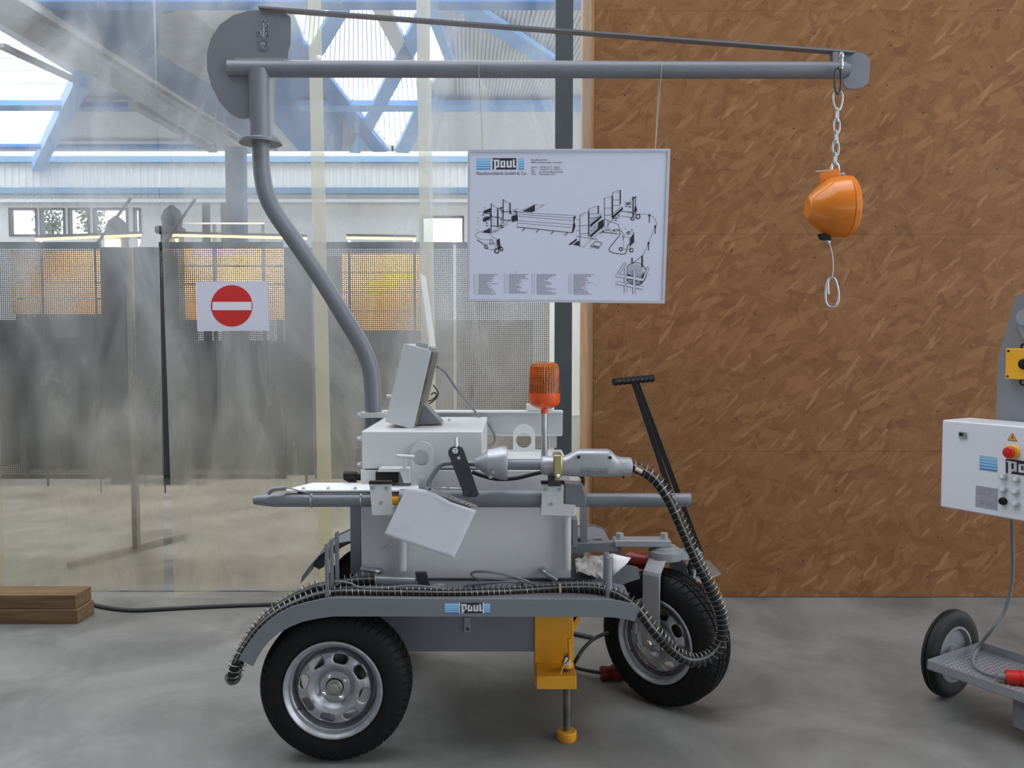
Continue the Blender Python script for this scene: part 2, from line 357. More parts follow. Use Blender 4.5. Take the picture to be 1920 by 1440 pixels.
# ================================================================ SETTING
mb = MB(); mb.bb((-16, -4, -.1), (9, 24, 0)); struct(obj('floor', mb, floorm), 'smooth pale grey concrete floor')
m_hall = mat('hall_interior_grey', (0.28, 0.28, 0.28), 0.7, 0, var=.05)
mb = MB(); mb.bb((-10, -6.2, 0), (7.5, -6, 7)); struct(obj('wall_front', mb, m_hall), 'grey hall wall behind the viewer')
mb = MB(); mb.bb((-10.2, -6, 0), (-10, 5.0, 7)); struct(obj('wall_left', mb, m_hall), 'grey hall side wall')
mb = MB(); mb.prism([(-10.2, -6.2, 7), (7.5, -6.2, 7), (7.5, 5.6, 7), (-10.2, 5.6, 7)], (0, 0, .2), [[(-6, .3, 7), (3.2, .3, 7), (3.2, 4.7, 7), (-6, 4.7, 7)]]); struct(obj('ceiling', mb, m_hall), 'hall roof with a long rooflight')
# OSB wall: boards laid in rows
YW = 5.18
mb = MB(); mb.bb((.515, YW+.022, 0), (7.5, YW+.20, 7)); wall = struct(obj('wall_right', mb, studw), 'wall clad in brown oriented strand boards')
for r, (z0, z1) in enumerate([(0.004, .933), (.934, 2.289), (2.290, 3.649), (3.650, 5.0), (5.001, 7)]):
    xs = [.51, 3.72 if r % 2 else 4.3, 7.5]
    for a, b in zip(xs[:-1], xs[1:]):
        m_ = MB(); m_.bb((a+.001, YW, z0), (b-.001, YW+.022, z1)); obj('osb_board', m_, osb, wall)
mb = MB(); a = W(1088, 0, 5.23); mb.bb((.435, YW+.03, 0), (.512, YW+.13, 4.9)); struct(obj('trim_1', mb, studw, bevel=.002), 'pale timber stud at the edge of the board wall')
mb = MB(); a, b = W(1037, 600, 5.3), W(1071, 600, 5.3); mb.bb((a.x, 5.05, 0.0), (b.x-.012, 5.13, 4.9)); struct(obj('trim_2', mb, postm, bevel=.003), 'anthracite upright post beside the strip curtain')
mb = MB(); mb.bb((-8, 5.3, .0), (.5, 5.42, .006)); struct(obj('trim_3', mb, sheetg), 'flat metal threshold strip in the floor')
# far hall -------------------------------------------------------
YB = 18.0
wx = lambda px, Y=YB: W(px, 400, Y).x
wz = lambda py, Y=YB: W(960, py, Y).z
wins = [(17, 70), (75, 122), (128, 168), (175, 240), (250, 264)]
rx0, rx1 = wx(-500), wx(1500)
poly = [(rx0, 0), (rx1, 0), (rx1, wz(285)), (rx0, wz(285))]
holes = [[(wx(a), wz(443)), (wx(b), wz(443)), (wx(b), wz(390)), (wx(a), wz(390))] for a, b in wins]
holes += [[(wx(790), wz(458)), (wx(870), wz(458)), (wx(870), wz(405)), (wx(790), wz(405))]]
mb = MB(); mb.prism([(x, YB, z) for x, z in poly], (0, .15, 0), [[(x, YB, z) for x, z in h] for h in holes])
wb = struct(obj('wall_back', mb, hallw), 'far off-white hall wall with a row of windows')
mb = MB()
for i in range(150):
    x = rx0+(rx1-rx0)*i/150
    mb.bb((x, YB-.025, wz(385)), (x+.05, YB-.001, wz(300)))
o = obj('sheet_rib', mb, hallw, wb); o['kind'] = 'stuff'
for i, (a, b) in enumerate(wins+[(790, 870)]):
    y0, y1 = (390, 443) if i < 5 else (405, 458)
    fr = MB(); t = .04; A, B = wx(a), wx(b); Z1, Z0 = wz(y0), wz(y1)
    for q in [((A, Z0), (A+t, Z1)), ((B-t, Z0), (B, Z1)), ((A, Z0), (B, Z0+t)), ((A, Z1-t), (B, Z1))]:
        fr.bb((q[0][0], YB-.03, q[0][1]), (q[1][0], YB+.1, q[1][1]))
    struct(obj('window_%d' % (i+1), fr, dmetal))
# trees outside the far windows
for k, (px, py) in enumerate([(95, 418), (170, 412)]):
    t = thing('tree', W(px, 600, 21), ['leafy tree outside the middle far window', 'leafy tree outside the right far window', 'low bush at the foot of the leftmost far window'][k], 'tree')
    t.location.z = 0; ORG[t.name] = V(t.location)
    c = W(px, py, 21); m_ = MB(); m_.cyl((c.x, 21, 0), (c.x, 21, c.z), .08, 8); obj('trunk', m_, steel, t)
    m_ = MB()
    for i in range(420):
        p = c+V((random.uniform(-.42, .42), random.uniform(-.3, .3), random.uniform(-.5, .5)))*random.uniform(.3, 1)
        d = V((random.uniform(-1, 1), random.uniform(-1, 1), random.uniform(-1, 1))).normalized(); e = d.cross(V((.3, .5, .8))).normalized()
        m_.add([p-d*.06, p+e*.03, p+d*.06, p-e*.03], [(0, 1, 2, 3)])
    o = obj('foliage', m_, leafm, t); o['kind'] = 'stuff'
# ceiling deck over the far hall, with openings where the daylight comes in
CP, CN = V((0, 9, 5.25)), V((0, -.028, 1)).normalized()
def C(px, py, dz=0): return WP(px, py, CP+V((0, 0, dz)), CN)
outer = [(-700, -25), (1112, -25), (1112, 284), (-700, 284)]
h1 = [(-400, -5), (-20, 45), (140, 142), (128, 190), (66, 280), (-400, 270)]
h2 = [(545, 11), (782, 11), (782, 206), (738, 284), (734, 284), (698, 240), (676, 208), (648, 188), (614, 145), (578, 95)]
h3 = [(806, 45), (838, 110), (806, 168)]
mb = MB(); mb.prism([C(*p) for p in outer], (0, 0, .12), [[C(*p) for p in h] for h in (h1, h2, h3)])
ceil = struct(obj('ceiling', mb, deckm), 'pale corrugated hall ceiling with rooflights')
mb = MB()
for i in range(34):
    x = 850+i*9; 
    a, b = C(x, 12, -.01), C(860+i*5.6, 190, -.01); mb.bar(a, b, .03, .02, (0, 0, 1))
o = obj('deck_rib', mb, deckm, ceil); o['kind'] = 'stuff'
mb = MB()
for i in range(26):
    a, b = C(575+i*8, 20, .09), C(575+i*8+(i-8)*2.2-8, 280, .09); mb.bar(a, b, .012, .012, (0, 0, 1))
for i in range(9): mb.bar(C(-300, 60+i*24, .09), C(140, 60+i*24, .09), .012, .012, (0, 0, 1))
o = obj('glazing_bar', mb, deckm, ceil); o['kind'] = 'stuff'
def cbeam(x0, y0, x1, y1, wpx, m_, dz=-.12, th=.2, label=None, nm='roof_beam'):
    a, b = C(x0, y0, dz), C(x1, y1, dz); mid = (a+b)/2; d = V((x1-x0, y1-y0)).normalized()
    c0, c1 = C((x0+x1)/2-d.y*wpx/2, (y0+y1)/2+d.x*wpx/2, dz), C((x0+x1)/2+d.y*wpx/2, (y0+y1)/2-d.x*wpx/2, dz)
    ax = (b-a).normalized(); wd = (c1-c0); wd = (wd-ax*wd.dot(ax)).length
    mb = MB(); mb.bar(a, b, wd, th, CN); return struct(obj(nm, mb, m_), label)
n_ = [3]
def cb(*a, **k): n_[0] += 1; return cbeam(*a, nm='trim_%d' % n_[0], **k)
def cpoly(pts, m_, label, dz=-.03, th=.05):
    n_[0] += 1; mb = MB(); mb.prism([C(x, y, dz) for x, y in pts], (0, 0, th)); return struct(obj('trim_%d' % n_[0], mb, m_), label)
cpoly([(60, -20), (350, -20), (345, 15), (296, 34), (296, 105), (400, 165), (520, 262), (520, 283), (450, 270), (280, 165), (150, 80)], blued, 'broad dark blue roof girder beside the grey runway')
cpoly([(298, 30), (350, 14), (404, 62), (470, 120), (470, 215), (400, 160), (298, 102)], concb, 'roof panel with the girder shade put into its brown grey colour')  # pale deck in shadow, painted as a separate darker panel
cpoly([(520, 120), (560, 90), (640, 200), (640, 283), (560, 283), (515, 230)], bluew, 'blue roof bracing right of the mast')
cpoly([(642, 203), (668, 215), (732, 284), (642, 284)], mat('deck_shade_colour', (.42, .50, .60), .6), 'roof panel below the rooflight with shade put into its grey blue colour')  # darker version of the deck colour, shade of the roof underside painted in
cb(-40, -20, 452, 278, 30, concb, dz=-.3, label='grey crane runway girder receding to the back')
cb(-40, -34, 452, 264, 7, steel, dz=-.42, th=.06)
cb(250, 195, 400, 282, 9, concb, dz=-.2, th=.08, label='narrow grey conduit under the runway girder')
cb(152, 150, 60, 330, 24, bluel, label='light blue diagonal strut by the left rooflight')
cb(-300, 198, 150, 198, 11, bluel, th=.08)
cb(150, 200, 250, 200, 9, bluew, th=.08)
cb(560, 199, 1110, 199, 12, bluel, th=.08)
cb(-300, 275, 452, 275, 5, bluew, th=.05)
cb(80, 2, 1110, 2, 16, bluew, th=.1, label='long blue purlin across the top')
cb(641, 12, 592, 98, 28, bluel, th=.06)
cb(712, 8, 762, 110, 28, deckm, th=.06)
cb(800, 25, 665, 284, 26, bluel, th=.06)
cb(802, 185, 754, 284, 26, bluel, th=.06)
cb(545, 75, 712, 282, 28, bluew, th=.06)
cb(866, 8, 1040, 120, 26, bluel, th=.06)
cb(812, 30, 850, 130, 16, bluel, th=.06)
cb(0, 85, 140, 150, 7, concb, th=.05)
def wbeam(x0, x1, y, h, m_, Y=YB-.2):
    n_[0] += 1; mb = MB(); a, b = W(x0, y-h/2, Y), W(x1, y+h/2, Y); mb.bb((a.x, Y, b.z), (b.x, Y+.15, a.z)); return struct(obj('trim_%d' % n_[0], mb, m_))
mutb = mat('muted_blue_paint', (.20, .36, .52), .6); wbeam(-300, 1100, 298, 11, mutb); wbeam(-300, 1100, 357, 11, mutb); wbeam(-300, 1100, 376, 6, hallw)
mb = MB(); mb.bb((-14.2, 5.7, 0), (-14, 18.1, 5.7)); struct(obj('wall_left', mb, hallw), 'off-white side wall of the far hall')
# blue hall column
t = thing('steel_column', (W(446, 500, 14).x, 14, 0), 'blue steel column of the far hall, behind the crane mast', 'column')
x = W(446, 500, 14).x; zt = W(446, 275, 14).z
m_ = MB(); m_.bb((x-.15, 13.9, .02), (x-.13, 14.1, zt)); m_.bb((x+.13, 13.9, .02), (x+.15, 14.1, zt)); m_.bb((x-.13, 13.99, .02), (x+.13, 14.01, zt)); obj('shaft', m_, mat('column_blue', (.07, .14, .25), .6), t)
m_ = MB(); m_.bb((x-.22, 13.8, 0), (x+.22, 14.2, .02)); obj('base_plate', m_, blued, t)
# mesh fence in front of the workshop ------------------------------
YF = 6.3
zt, zb = W(300, 464, YF).z, W(300, 890, YF).z
def fence(px0, px1, label, skew=0):
    x0, x1 = W(px0, 600, YF).x, W(px1, 600, YF).x
    t = thing('mesh_panel', ((x0+x1)/2, YF, 0), label, 'fence panel', 'dark mesh fence panels behind the curtain')
    m_ = MB(); p = .0155; x = x0
    while x < x1: m_.bb((x, YF-.001, zb), (x+.0068, YF+.001, zt)); x += p
    z = zb
    while z < zt: m_.bb((x0, YF-.002, z), (x1, YF, z+.0068)); z += p
    o = obj('wire_mesh', m_, dgrey, t); o['kind'] = 'stuff'
    for (a, b) in (((x0, zt-.005), (x1, zt+.04)), ((x0, zb-.03), (x1, zb+.005))):
        m_ = MB(); m_.bb((a[0], YF-.015, a[1]), (b[0], YF+.015, b[1])); obj('rail', m_, dgrey, t)
    return t
fence(-330, 192, 'leftmost dark mesh panel, left of the twin posts')
fence(312, 533, 'dark mesh panel behind the red and white no entry sign')
fence(588, 850, 'dark mesh panel behind the bent mast and tilted console')
fence(856, 1030, 'dark mesh panel at the right, under the hanging poster')
fence(302, 311, 'narrow dark mesh strip seen in the gap between curtains')
def fpost(px0, px1, label, m_=dmetal, foot=False):
    x0, x1 = W(px0, 600, YF).x, W(px1, 600, YF).x
    t = thing('fence_post', ((x0+x1)/2, YF, 0), label, 'post')
    b = MB(); b.bb((x0, YF-.03, zb if not foot else .03), (x1, YF+.03, zt)); obj('upright', b, m_, t, bevel=.003)
    if foot:
        b = MB(); c = (x0+x1)/2; b.bar((c-.28, YF-.45, .02), (c+.2, YF+.42, .02), .05, .04, (0, 0, 1)); obj('foot', b, m_, t)
    return t
fpost(194, 238, 'wide dark post right of the leftmost mesh panel')
fpost(241, 251, 'slim tan post standing on a slanted foot', steel, True)
fpost(256, 300, 'dark post left of the curtain gap')
fpost(535, 586, 'wide dark post right of the no entry sign')
# machines and boards behind the mesh
def cabinet(px0, px1, ytop, Y, label, m_=dmetal, d=.8, det=True):
    a, b = W(px0, ytop, Y), W(px1, ytop, Y)
    t = thing('machine_cabinet', ((a.x+b.x)/2, Y+d/2, 0), label, 'cabinet')
    x = MB(); x.bb((a.x, Y, .05), (b.x, Y+d, a.z)); obj('body', x, m_, t, bevel=.01)
    x = MB(); x.bb((a.x+.03, Y+.03, 0), (b.x-.03, Y+d-.03, .05)); obj('plinth', x, blackp, t)
    if det:
        wd = b.x-a.x
        for k in range(2):
            x = MB(); x.bb((a.x+wd*(.05+.48*k), Y-.02, .15), (a.x+wd*(.47+.48*k), Y-.002, a.z-.15)); d_ = obj('door', x, m_, t, bevel=.005)
            x = MB(); x.bb((a.x+wd*(.40+.18*k), Y-.05, .9), (a.x+wd*(.42+.18*k), Y-.022, 1.05)); obj('handle', x, steel, d_)
    return t
cabinet(-420, 0, 600, 10.6, 'dark machine housing at the far left behind the mesh')
cabinet(28, 200, 590, 10.4, 'dark machine housing below the left tan board')
cabinet(205, 330, 520, 11.6, 'tall dark machine housing behind the twin posts')
cabinet(334, 560, 640, 10.4, 'dark machine housing behind the no entry sign')
cabinet(570, 640, 480, 10.8, 'narrow dark locker behind the mast bend')
cabinet(645, 800, 600, 10.5, 'dark machine housing behind the tilted console')
cabinet(805, 1000, 600, 10.6, 'pale machine housing behind the orange beacon', concb)
def board(px0, px1, y0, y1, Y, label):
    a, b = W(px0, y0, Y), W(px1, y1, Y)
    t = thing('timber_board', ((a.x+b.x)/2, Y, 0), label, 'board')
    n = 4; h = (a.z-b.z)/n
    for k in range(n):
        x = MB(); x.bb((a.x, Y, b.z+h*k+.006), (b.x, Y+.03, b.z+h*(k+1)-.006)); obj('plank', x, tanb, t)
    for q in (.06, .94):
        x = MB(); xx = a.x+(b.x-a.x)*q; x.bb((xx-.03, Y+.03, 0), (xx+.03, Y+.09, a.z-.02)); obj('batten', x, dmetal, t)
board(20, 196, 470, 590, 9.75, 'tan board panel at the left behind the mesh')
board(314, 535, 465, 600, 9.75, 'tan board panel behind and above the no entry sign')
board(640, 800, 475, 620, 9.75, 'tan board panel behind the bent mast')
def rail(px0, y0, px1, y1, Y, m_, r, label, nm='safety_rail'):
    a, b = W(px0, y0, Y), W(px1, y1, Y); t = thing(nm, ((a.x+b.x)/2, Y, 0), label, 'rail')
    x = MB(); x.bb((a.x, Y-.02, min(a.z, b.z)-r), (b.x, Y+.02, min(a.z, b.z)+r)) if abs(a.z-b.z) < .01 else x.bar(a, b, 2*r, .04); obj('handrail', x, m_, t)
    for q in (.02, .5, .98):
        p = a.lerp(b, q); x = MB(); x.cyl((p.x, Y+.03, 0), (p.x, Y+.03, p.z), .02, 8); obj('post', x, dmetal, t)
tubem = mat('warm_lamp_tube', (1, .75, .3), .4, emit=(1, .70, .22, 3.0))
def lamp_strip(px0, y0, px1, y1, Y, label):
    a, b = W(px0, y0, Y), W(px1, y1, Y); t = thing('strip_lamp', ((a.x+b.x)/2, Y, 0), label, 'strip lamp')
    x = MB(); x.cyl(a, b, .013, 10); obj('lamp_tube', x, tubem, t)
    x = MB(); x.bar(a+V((0, 0, .03)), b+V((0, 0, .03)), .05, .02, (0, 0, 1)); obj('lamp_housing', x, dmetal, t)
    for q_ in (.03, .97):
        p = a.lerp(b, q_); x = MB(); x.cyl((p.x, Y+.03, 0), (p.x, Y+.03, p.z+.03), .015, 8); obj('post', x, dmetal, t)
    ld = bpy.data.lights.new('strip_lamp_light', 'AREA'); ld.shape = 'RECTANGLE'; ld.size = (b-a).length; ld.size_y = .04; ld.energy = 26*(b-a).length; ld.color = (1, .80, .50)
    lo = bpy.data.objects.new('strip_lamp_light', ld); SC.collection.objects.link(lo); lo.parent = t; lo.location = (0, 0, (a.z+b.z)/2-.03); lo.rotation_euler = (math.radians(38), 0, 0)
lamp_strip(68, 449, 265, 441, 9.2, 'glowing yellow strip lamp left of the curtain gap')
lamp_strip(322, 441, 575, 447, 9.2, 'glowing yellow strip lamp above the no entry sign')
lamp_strip(650, 446, 780, 448, 9.2, 'glowing yellow strip lamp left of the hanging poster')
rail(305, 418, 495, 419, 9.6, hallw, .008, 'thin pale rail above the yellow one')
# inclined braces and silhouettes above the mesh top
for k, (x0, y0, x1, y1, lb) in enumerate([(245, 372, 178, 462, 'thin dark slanting pole left of the curtain gap'), (366, 373, 300, 470, 'thin dark slanting pole right of the curtain gap')]):
    x = MB(); x.cyl(W(x0, y0, 8.8), W(x1, y1, 8.8), .016, 8); a = W(x1, y1, 8.8); x.cyl(a, (a.x, 8.8, 0), .008, 8); tag(obj('slanting_pole', x, dmetal), lb, 'pole')
def gantry(px, y0, y1, Y, label):
    a = W(px, y0, Y); b = W(px, y1, Y); t = thing('workshop_machine', (a.x, Y, 0), label, 'machine')
    x = MB(); x.bb((a.x-.09, Y-.1, 0), (a.x+.09, Y+.1, b.z)); obj('column', x, dmetal, t)
    x = MB(); x.lathe([(0, .1), (.12, .12), (.2, .09), (.26, .02)], (a.x, Y, a.z-.26), (0, 0, 1), 14); obj('motor', x, dmetal, t)
    x = MB(); x.bb((a.x-.16, Y-.12, b.z), (a.x+.12, Y+.12, a.z-.24)); obj('head', x, dmetal, t, bevel=.03)
gantry(322, 385, 440, 9.4, 'dark machine head rising above the mesh, right of the gap')
gantry(218, 405, 445, 9.4, 'dark machine head rising above the mesh, left of the gap')
for px, lb in ((384, 'first'), (419, 'second')):
    a = W(px, 380, 11.2); x = MB(); x.bb((a.x-.04, 11.2, 0), (a.x+.04, 11.28, a.z)); tag(obj('workshop_upright', x, dmetal), 'dark upright left of the blue column, %s from the curtain gap' % lb, 'post')

# ================================================================ STRIP CURTAIN
def strip(lt, lb, rt, rb, yb, Y, ph, label, hems=()):
    """left edge px at top/bottom, right edge px at top/bottom"""
    nx, nz = 26, 40; vs = []; fs = []; z0 = .012; z1 = 4.7
    xa0, xa1 = W(lb, 1100, Y).x, W(lt, 0, Y).x; xb0, xb1 = W(rb, 1100, Y).x, W(rt, 0, Y).x
    for j in range(nz+1):
        t = j/nz
        for i in range(nx+1):
            s = i/nx; zz = (z0+yb*math.sin(math.pi*s+ph)**2)*(1-t)+z1*t
            tt = min(1, zz/3.9)
            x = (xa0+(xa1-xa0)*tt)*(1-s)+(xb0+(xb1-xb0)*tt)*s
            y = Y+.012*math.sin(s*7+ph+t*1.5)*(1-.5*t)+.006*math.sin(s*19+ph*3+t*4)
            vs.append((x, y, zz))
    for j in range(nz):
        for i in range(nx): fs.append((j*(nx+1)+i, j*(nx+1)+i+1, (j+1)*(nx+1)+i+1, (j+1)*(nx+1)+i))
    mb = MB(); mb.add(vs, fs); st = tag(obj('curtain_strip', mb, pvc, smooth=180), label, 'strip curtain', 'hanging clear plastic curtain strips')
    for i0 in hems:
        hb_ = MB(); hv = []; wd_ = .085
        for j in range(nz+1):
            p, p2 = V(vs[j*(nx+1)+(0 if i0 < 0 else nx)]), V(vs[j*(nx+1)+(1 if i0 < 0 else nx-1)]); d_ = (p2-p).normalized()
            hv += [p+V((0, -.003, 0)), p+d_*wd_+V((0, -.003, 0))]
        hb_.add(hv, [(2*j, 2*j+1, 2*j+3, 2*j+2) for j in range(nz)]); obj('hem', hb_, pvc_hem, st, smooth=180, label='denser welded edge of the strip')
    return st
strip(-640, -640, -20, 5, .03, 5.23, .4, 'clear plastic curtain strip at the left edge of the photo')
strip(-45, -18, 293, 307, .02, 5.20, 2.2, 'hazy plastic curtain strip left of the narrow gap')
strip(285, 326, 601, 625, .045, 5.17, 0.1, 'hazy plastic curtain strip carrying the no entry sign', hems=(1,))
strip(577, 597, 806, 822, .02, 5.23, 1.2, 'hazy plastic curtain strip behind the mast and console', hems=(1,))
strip(780, 795, 1108, 1106, .02, 5.20, .6, 'hazy plastic curtain strip next to the board wall')
# no-entry sign stuck to the strip
YS = 5.135
t = thing('no_entry_sign', W(436, 621, YS), 'white sheet with red no entry disc taped to the curtain', 'sign')
m_ = MB(); m_.pprism([(367, 528), (502, 527), (504.5, 620), (370, 621)], YS, .002); obj('sheet', m_, mat('sign_paper', (.70, .71, .84), .6, 0, var=.01), t)
m_ = MB(); m_.pprism(circ(434.5, 573.5, 39, 48), YS-.001, .0008); obj('red_disc', m_, signred, t)
m_ = MB(); m_.pprism([(398.5, 566), (471.5, 566), (471.5, 581.5), (398.5, 581.5)], YS-.002, .0008); obj('white_bar', m_, mat('sign_white', (.78, .78, .88), .6, 0, var=.01), t)

# ================================================================ JIB CRANE
YC = 4.02
R1 = S(14.5, YC)
t = thing('jib_crane', W(700, 1090, YC), 'grey swivelling jib crane with bent mast and long horizontal boom', 'crane'); crane = t
pts = [(700, 1080), (700, 900), (700, 780), (699, 735), (694, 690), (678, 648), (648, 598), (610, 536), (560, 462), (518, 402), (500, 366), (492, 330), (489, 290), (489, 268)]
P = catmull([W(x, y, YC) for x, y in pts], 6)
m_ = MB(); m_.tube(P, R1+.003, 24); obj('mast', m_, grey, t)
a, b = W(488.5, 268, YC), W(490, 132, YC)
m_ = MB(); m_.cyl((a.x, YC, a.z), (a.x, YC, b.z), S(20.5, YC), 32); obj('swivel_sleeve', m_, grey, t)
m_ = MB(); m_.lathe([(0, S(39, YC)), (.012, S(39, YC))], (a.x, YC, a.z-.004), (0, 0, 1), 40); m_.lathe([(0, S(26, YC)), (.018, S(22, YC))], (a.x, YC, a.z+.006), (0, 0, 1), 32); obj('flange', m_, grey, t)
BY = W(960, 131, YC).z
m_ = MB(); m_.cyl((W(429, 128, YC).x, YC, W(700, 129, YC).z), (W(1583, 133, YC).x, YC, W(1200, 131.5, YC).z), S(15.3, YC), 36); obj('boom', m_, grey, t)
m_ = MB(); m_.lathe([(0, S(12.5, YC)), (.02, S(12.5, YC))], (W(1583, 133, YC).x, YC, W(1200, 131.5, YC).z), (1, 0, 0), 24); obj('boom_end_cap', m_, grey, t)
# head plate (big C-shaped plate on the back)
pl = [(490, 18), (538, 24)]+circ(536, 36, 9, 6, -math.pi/2, 0)+[(545, 40), (545, 80), (539, 108), (530, 112), (468, 112), (468, 215), (462, 222), (448, 222), (432, 214), (412, 192), (396, 160), (388, 128), (388, 100), (395, 72), (412, 46), (438, 28), (465, 20)]
m_ = MB(); m_.pprism(pl, YC-.005, .010); hp = obj('head_plate', m_, grey, t)
# embossed emblem
em = MB()
def stroke(mb, pts, wpx, Y, d, closed=False):
    n = len(pts)
    for i in range(n if closed else n-1):
        a, b = W(*pts[i], Y), W(*pts[(i+1) % n], Y)
        if (b-a).length > 1e-6:
            e = (b-a).normalized()*S(wpx, Y)*.3; mb.bar(a-e, b+e, S(wpx, Y), d)
Ye = YC-.007
D_ = .004
stroke(em, [(494.5, 68), (494.5, 40), (502, 40), (502, 49), (496, 49)], 3.4, Ye, D_)
for c_ in (circ(493, 66, 10.5, 8, math.radians(140), math.radians(235)), circ(493, 66, 10.5, 8, math.radians(-55), math.radians(40))): stroke(em, c_, 2.4, Ye, D_)
stroke(em, [(488, 58), (491, 68), (494.5, 72), (498, 68), (501, 58)], 2.6, Ye, D_)
stroke(em, circ(493, 84, 9.5, 18), 2.6, Ye, D_, True)
for a_, b_ in (((488, 84), (498, 84)), ((493, 79), (493, 89)), ((489, 80), (491, 82)), ((497, 80), (495, 82))): stroke(em, [a_, b_], 2, Ye, D_)
obj('emblem', em, mat('emblem_grey', (.34, .35, .40), .4, .1), hp, label='raised round monogram emblem')
m_ = MB(); m_.bar(W(487, 16.5, YC), W(1600, 100, YC), .05, .009, (0, 0, 1)); obj('tie_strap', m_, grey, t)
pl = [(1566, 98), (1600, 97), (1614, 99), (1626, 104), (1632, 116), (1631, 138), (1628, 155), (1618, 163), (1602, 167), (1588, 165), (1582, 158), (1580, 132), (1566, 132)]
m_ = MB(); m_.pprism(pl, YC+.012, .01); obj('end_plate', m_, grey, t)
m_ = MB(); m_.pprism([(1562, 97), (1572, 97), (1572, 118), (1562, 118)], YC-.03, .04); obj('stop_lug', m_, grey, t)
m_ = MB()
m_.bar(W(440, 112, YC), W(535, 112, YC), .012, .02); obj('weld_seam', m_, lgrey, t)

# ---- chain
YH = YC-.02
t = thing('hanging_chain', W(1571, 330, YH), 'galvanised chain with shackle and snap hook below the boom tip', 'chain')
m_ = MB(); P = [W(*p, YH-.04) for p in [(1577, 118), (1577, 104), (1577, 100)]]
m_.lathe([(0, .010), (.012, .010), (.012, .013), (.03, .013), (.03, .010), (.05, .010), (.052, .013), (.068, .013), (.068, .010), (.078, .008)], W(1577, 130, YH-.06), (0, 0, 1), 10)
obj('swivel_bolt', m_, zinc, t)
def loop(px, y0, y1, wpx, r, Y, edge=False, pear=0):
    n = 28; P = []; cy = (y0+y1)/2; h = (y1-y0)/2; 
    for i in range(n):
        q = 2*math.pi*i/n; sx = math.cos(q); sy = math.sin(q)
        sx = math.copysign(abs(sx)**.75, sx); ww = wpx/2*(1+pear*sy)
        p = W(px, cy+h*sy, Y)
        P.append(p+(V((0, S(ww*sx, Y), 0)) if edge else V((S(ww*sx, Y), 0, 0))))
    m = MB(); m.tube(P, r, 8, closed=True); return m
obj('ring', loop(1571, 128, 176, 12, .0055, YH-.05, pear=-.1), dgrey, t)
obj('snap_hook', loop(1571, 170, 207, 17, .0045, YH-.03, pear=-.25), zinc, t)
for (x, a, b, e) in [(1569.5, 202, 230, True), (1569, 223, 250, False), (1568, 245, 272, True), (1567, 264, 292, False), (1566, 286, 311, True)]:
    obj('link', loop(x, a, b, 11 if not e else 9, .0042, YH-.02, e), zinc, t)
obj('bow_shackle', loop(1566, 305, 334, 14, .005, YH-.02, pear=.1), chrome, t)
m_ = MB(); m_.cyl(W(1551, 329, YH-.02), W(1584, 327, YH-.02), .006, 12); m_.lathe([(0, .009), (.012, .009)], W(1578, 327, YH-.02), (1, 0, 0), 6); obj('shackle_pin', m_, zinc, t)
# ---- balancer
t = thing('spring_balancer', W(1560, 442, YH), 'orange enamelled spring balancer hanging on the chain', 'balancer')
a, b = W(1514, 390, YH-.02), W(1599, 387, YH-.02); ax = (b-a).normalized(); q = S(1, YH)
m_ = MB(); m_.lathe([(0, .1*q), (0, 18*q), (3*q, 23*q), (10*q, 30*q), (33*q, 50*q), (38*q, 53*q), (66*q, 56.5*q), (67*q, 55*q), (68*q, 56.5*q), (76*q, 56*q), (80*q, 52*q), (84*q, 44*q), (85*q, 30*q), (85*q, .1*q)], a, ax, 48, cap=False); obj('housing', m_, orange, t, smooth=28)
m_ = MB(); m_.pprism([(1539, 320), (1575, 316), (1577, 345), (1540, 352)], YH-.03, .025); obj('hanger_lug', m_, orange, t, bevel=.003)
m_ = MB(); m_.tube(catmull([W(1529, 322, YH-.05), W(1540, 321, YH-.05), W(1555, 319, YH-.045)], 4), .004, 8); obj('cotter_pin', m_, zinc, t)
m_ = MB(); m_.pprism([(1536, 438), (1552, 438), (1560, 446), (1558, 452), (1540, 448)], YH-.035, .03); obj('cable_guide', m_, blackp, t, bevel=.003)
m_ = MB(); m_.lathe([(0, .012), (.02, .014), (.035, .006)], W(1550, 446, YH-.02), V((.3, 0, -1)), 14); obj('cable_ferrule', m_, zinc, t)
cab = catmull([W(*p, YH-.02) for p in [(1554, 452), (1559, 470), (1562, 490), (1562, 508), (1560, 524)]], 5)
m_ = MB(); m_.tube(cab, .0022, 8); obj('wire_rope', m_, zinc, t)
obj('snap_hook', loop(1560, 520, 576, 24, .0055, YH-.02, pear=.25), zinc, t, label='pear shaped zinc snap hook at the end of the wire rope')
m_ = MB(); m_.cyl(W(1552, 528, YH-.02), W(1553, 552, YH-.02), .006, 10); obj('hook_gate', m_, zinc, t)

# ================================================================ POSTER
PA, PB_, PC, PD = W(877, 280, 4.0), W(1256.5, 279, 4.0), W(1246, 569, 4.08), W(876, 565, 4.08)
PN = (PB_-PA).cross(PD-PA).normalized()
if PN.y > 0: PN = -PN
pp = lambda x, y, k=0: WP(x, y, PA, PN)+PN*k
t = thing('hanging_poster', pp(1060, 566), 'pale blue white framed diagram poster hanging on two strings', 'poster'); post = t
o4 = [(877, 280), (1256.5, 279), (1246, 569), (876, 565)]
i4 = [(882.5, 285.5), (1251, 284.5), (1241, 563), (881.5, 559.5)]
m_ = MB(); m_.prism([pp(*p) for p in o4], -PN*.012); obj('back_board', m_, poster, t)
m_ = MB(); m_.prism([pp(*p) for p in o4], PN*.006, [[pp(*p) for p in i4]]); obj('frame', m_, posterf, t, bevel=.001)
X0 = (pp(1256.5, 279)-pp(877, 280)).normalized(); U0 = X0.cross(PN); U0 = U0 if U0.z > 0 else -U0
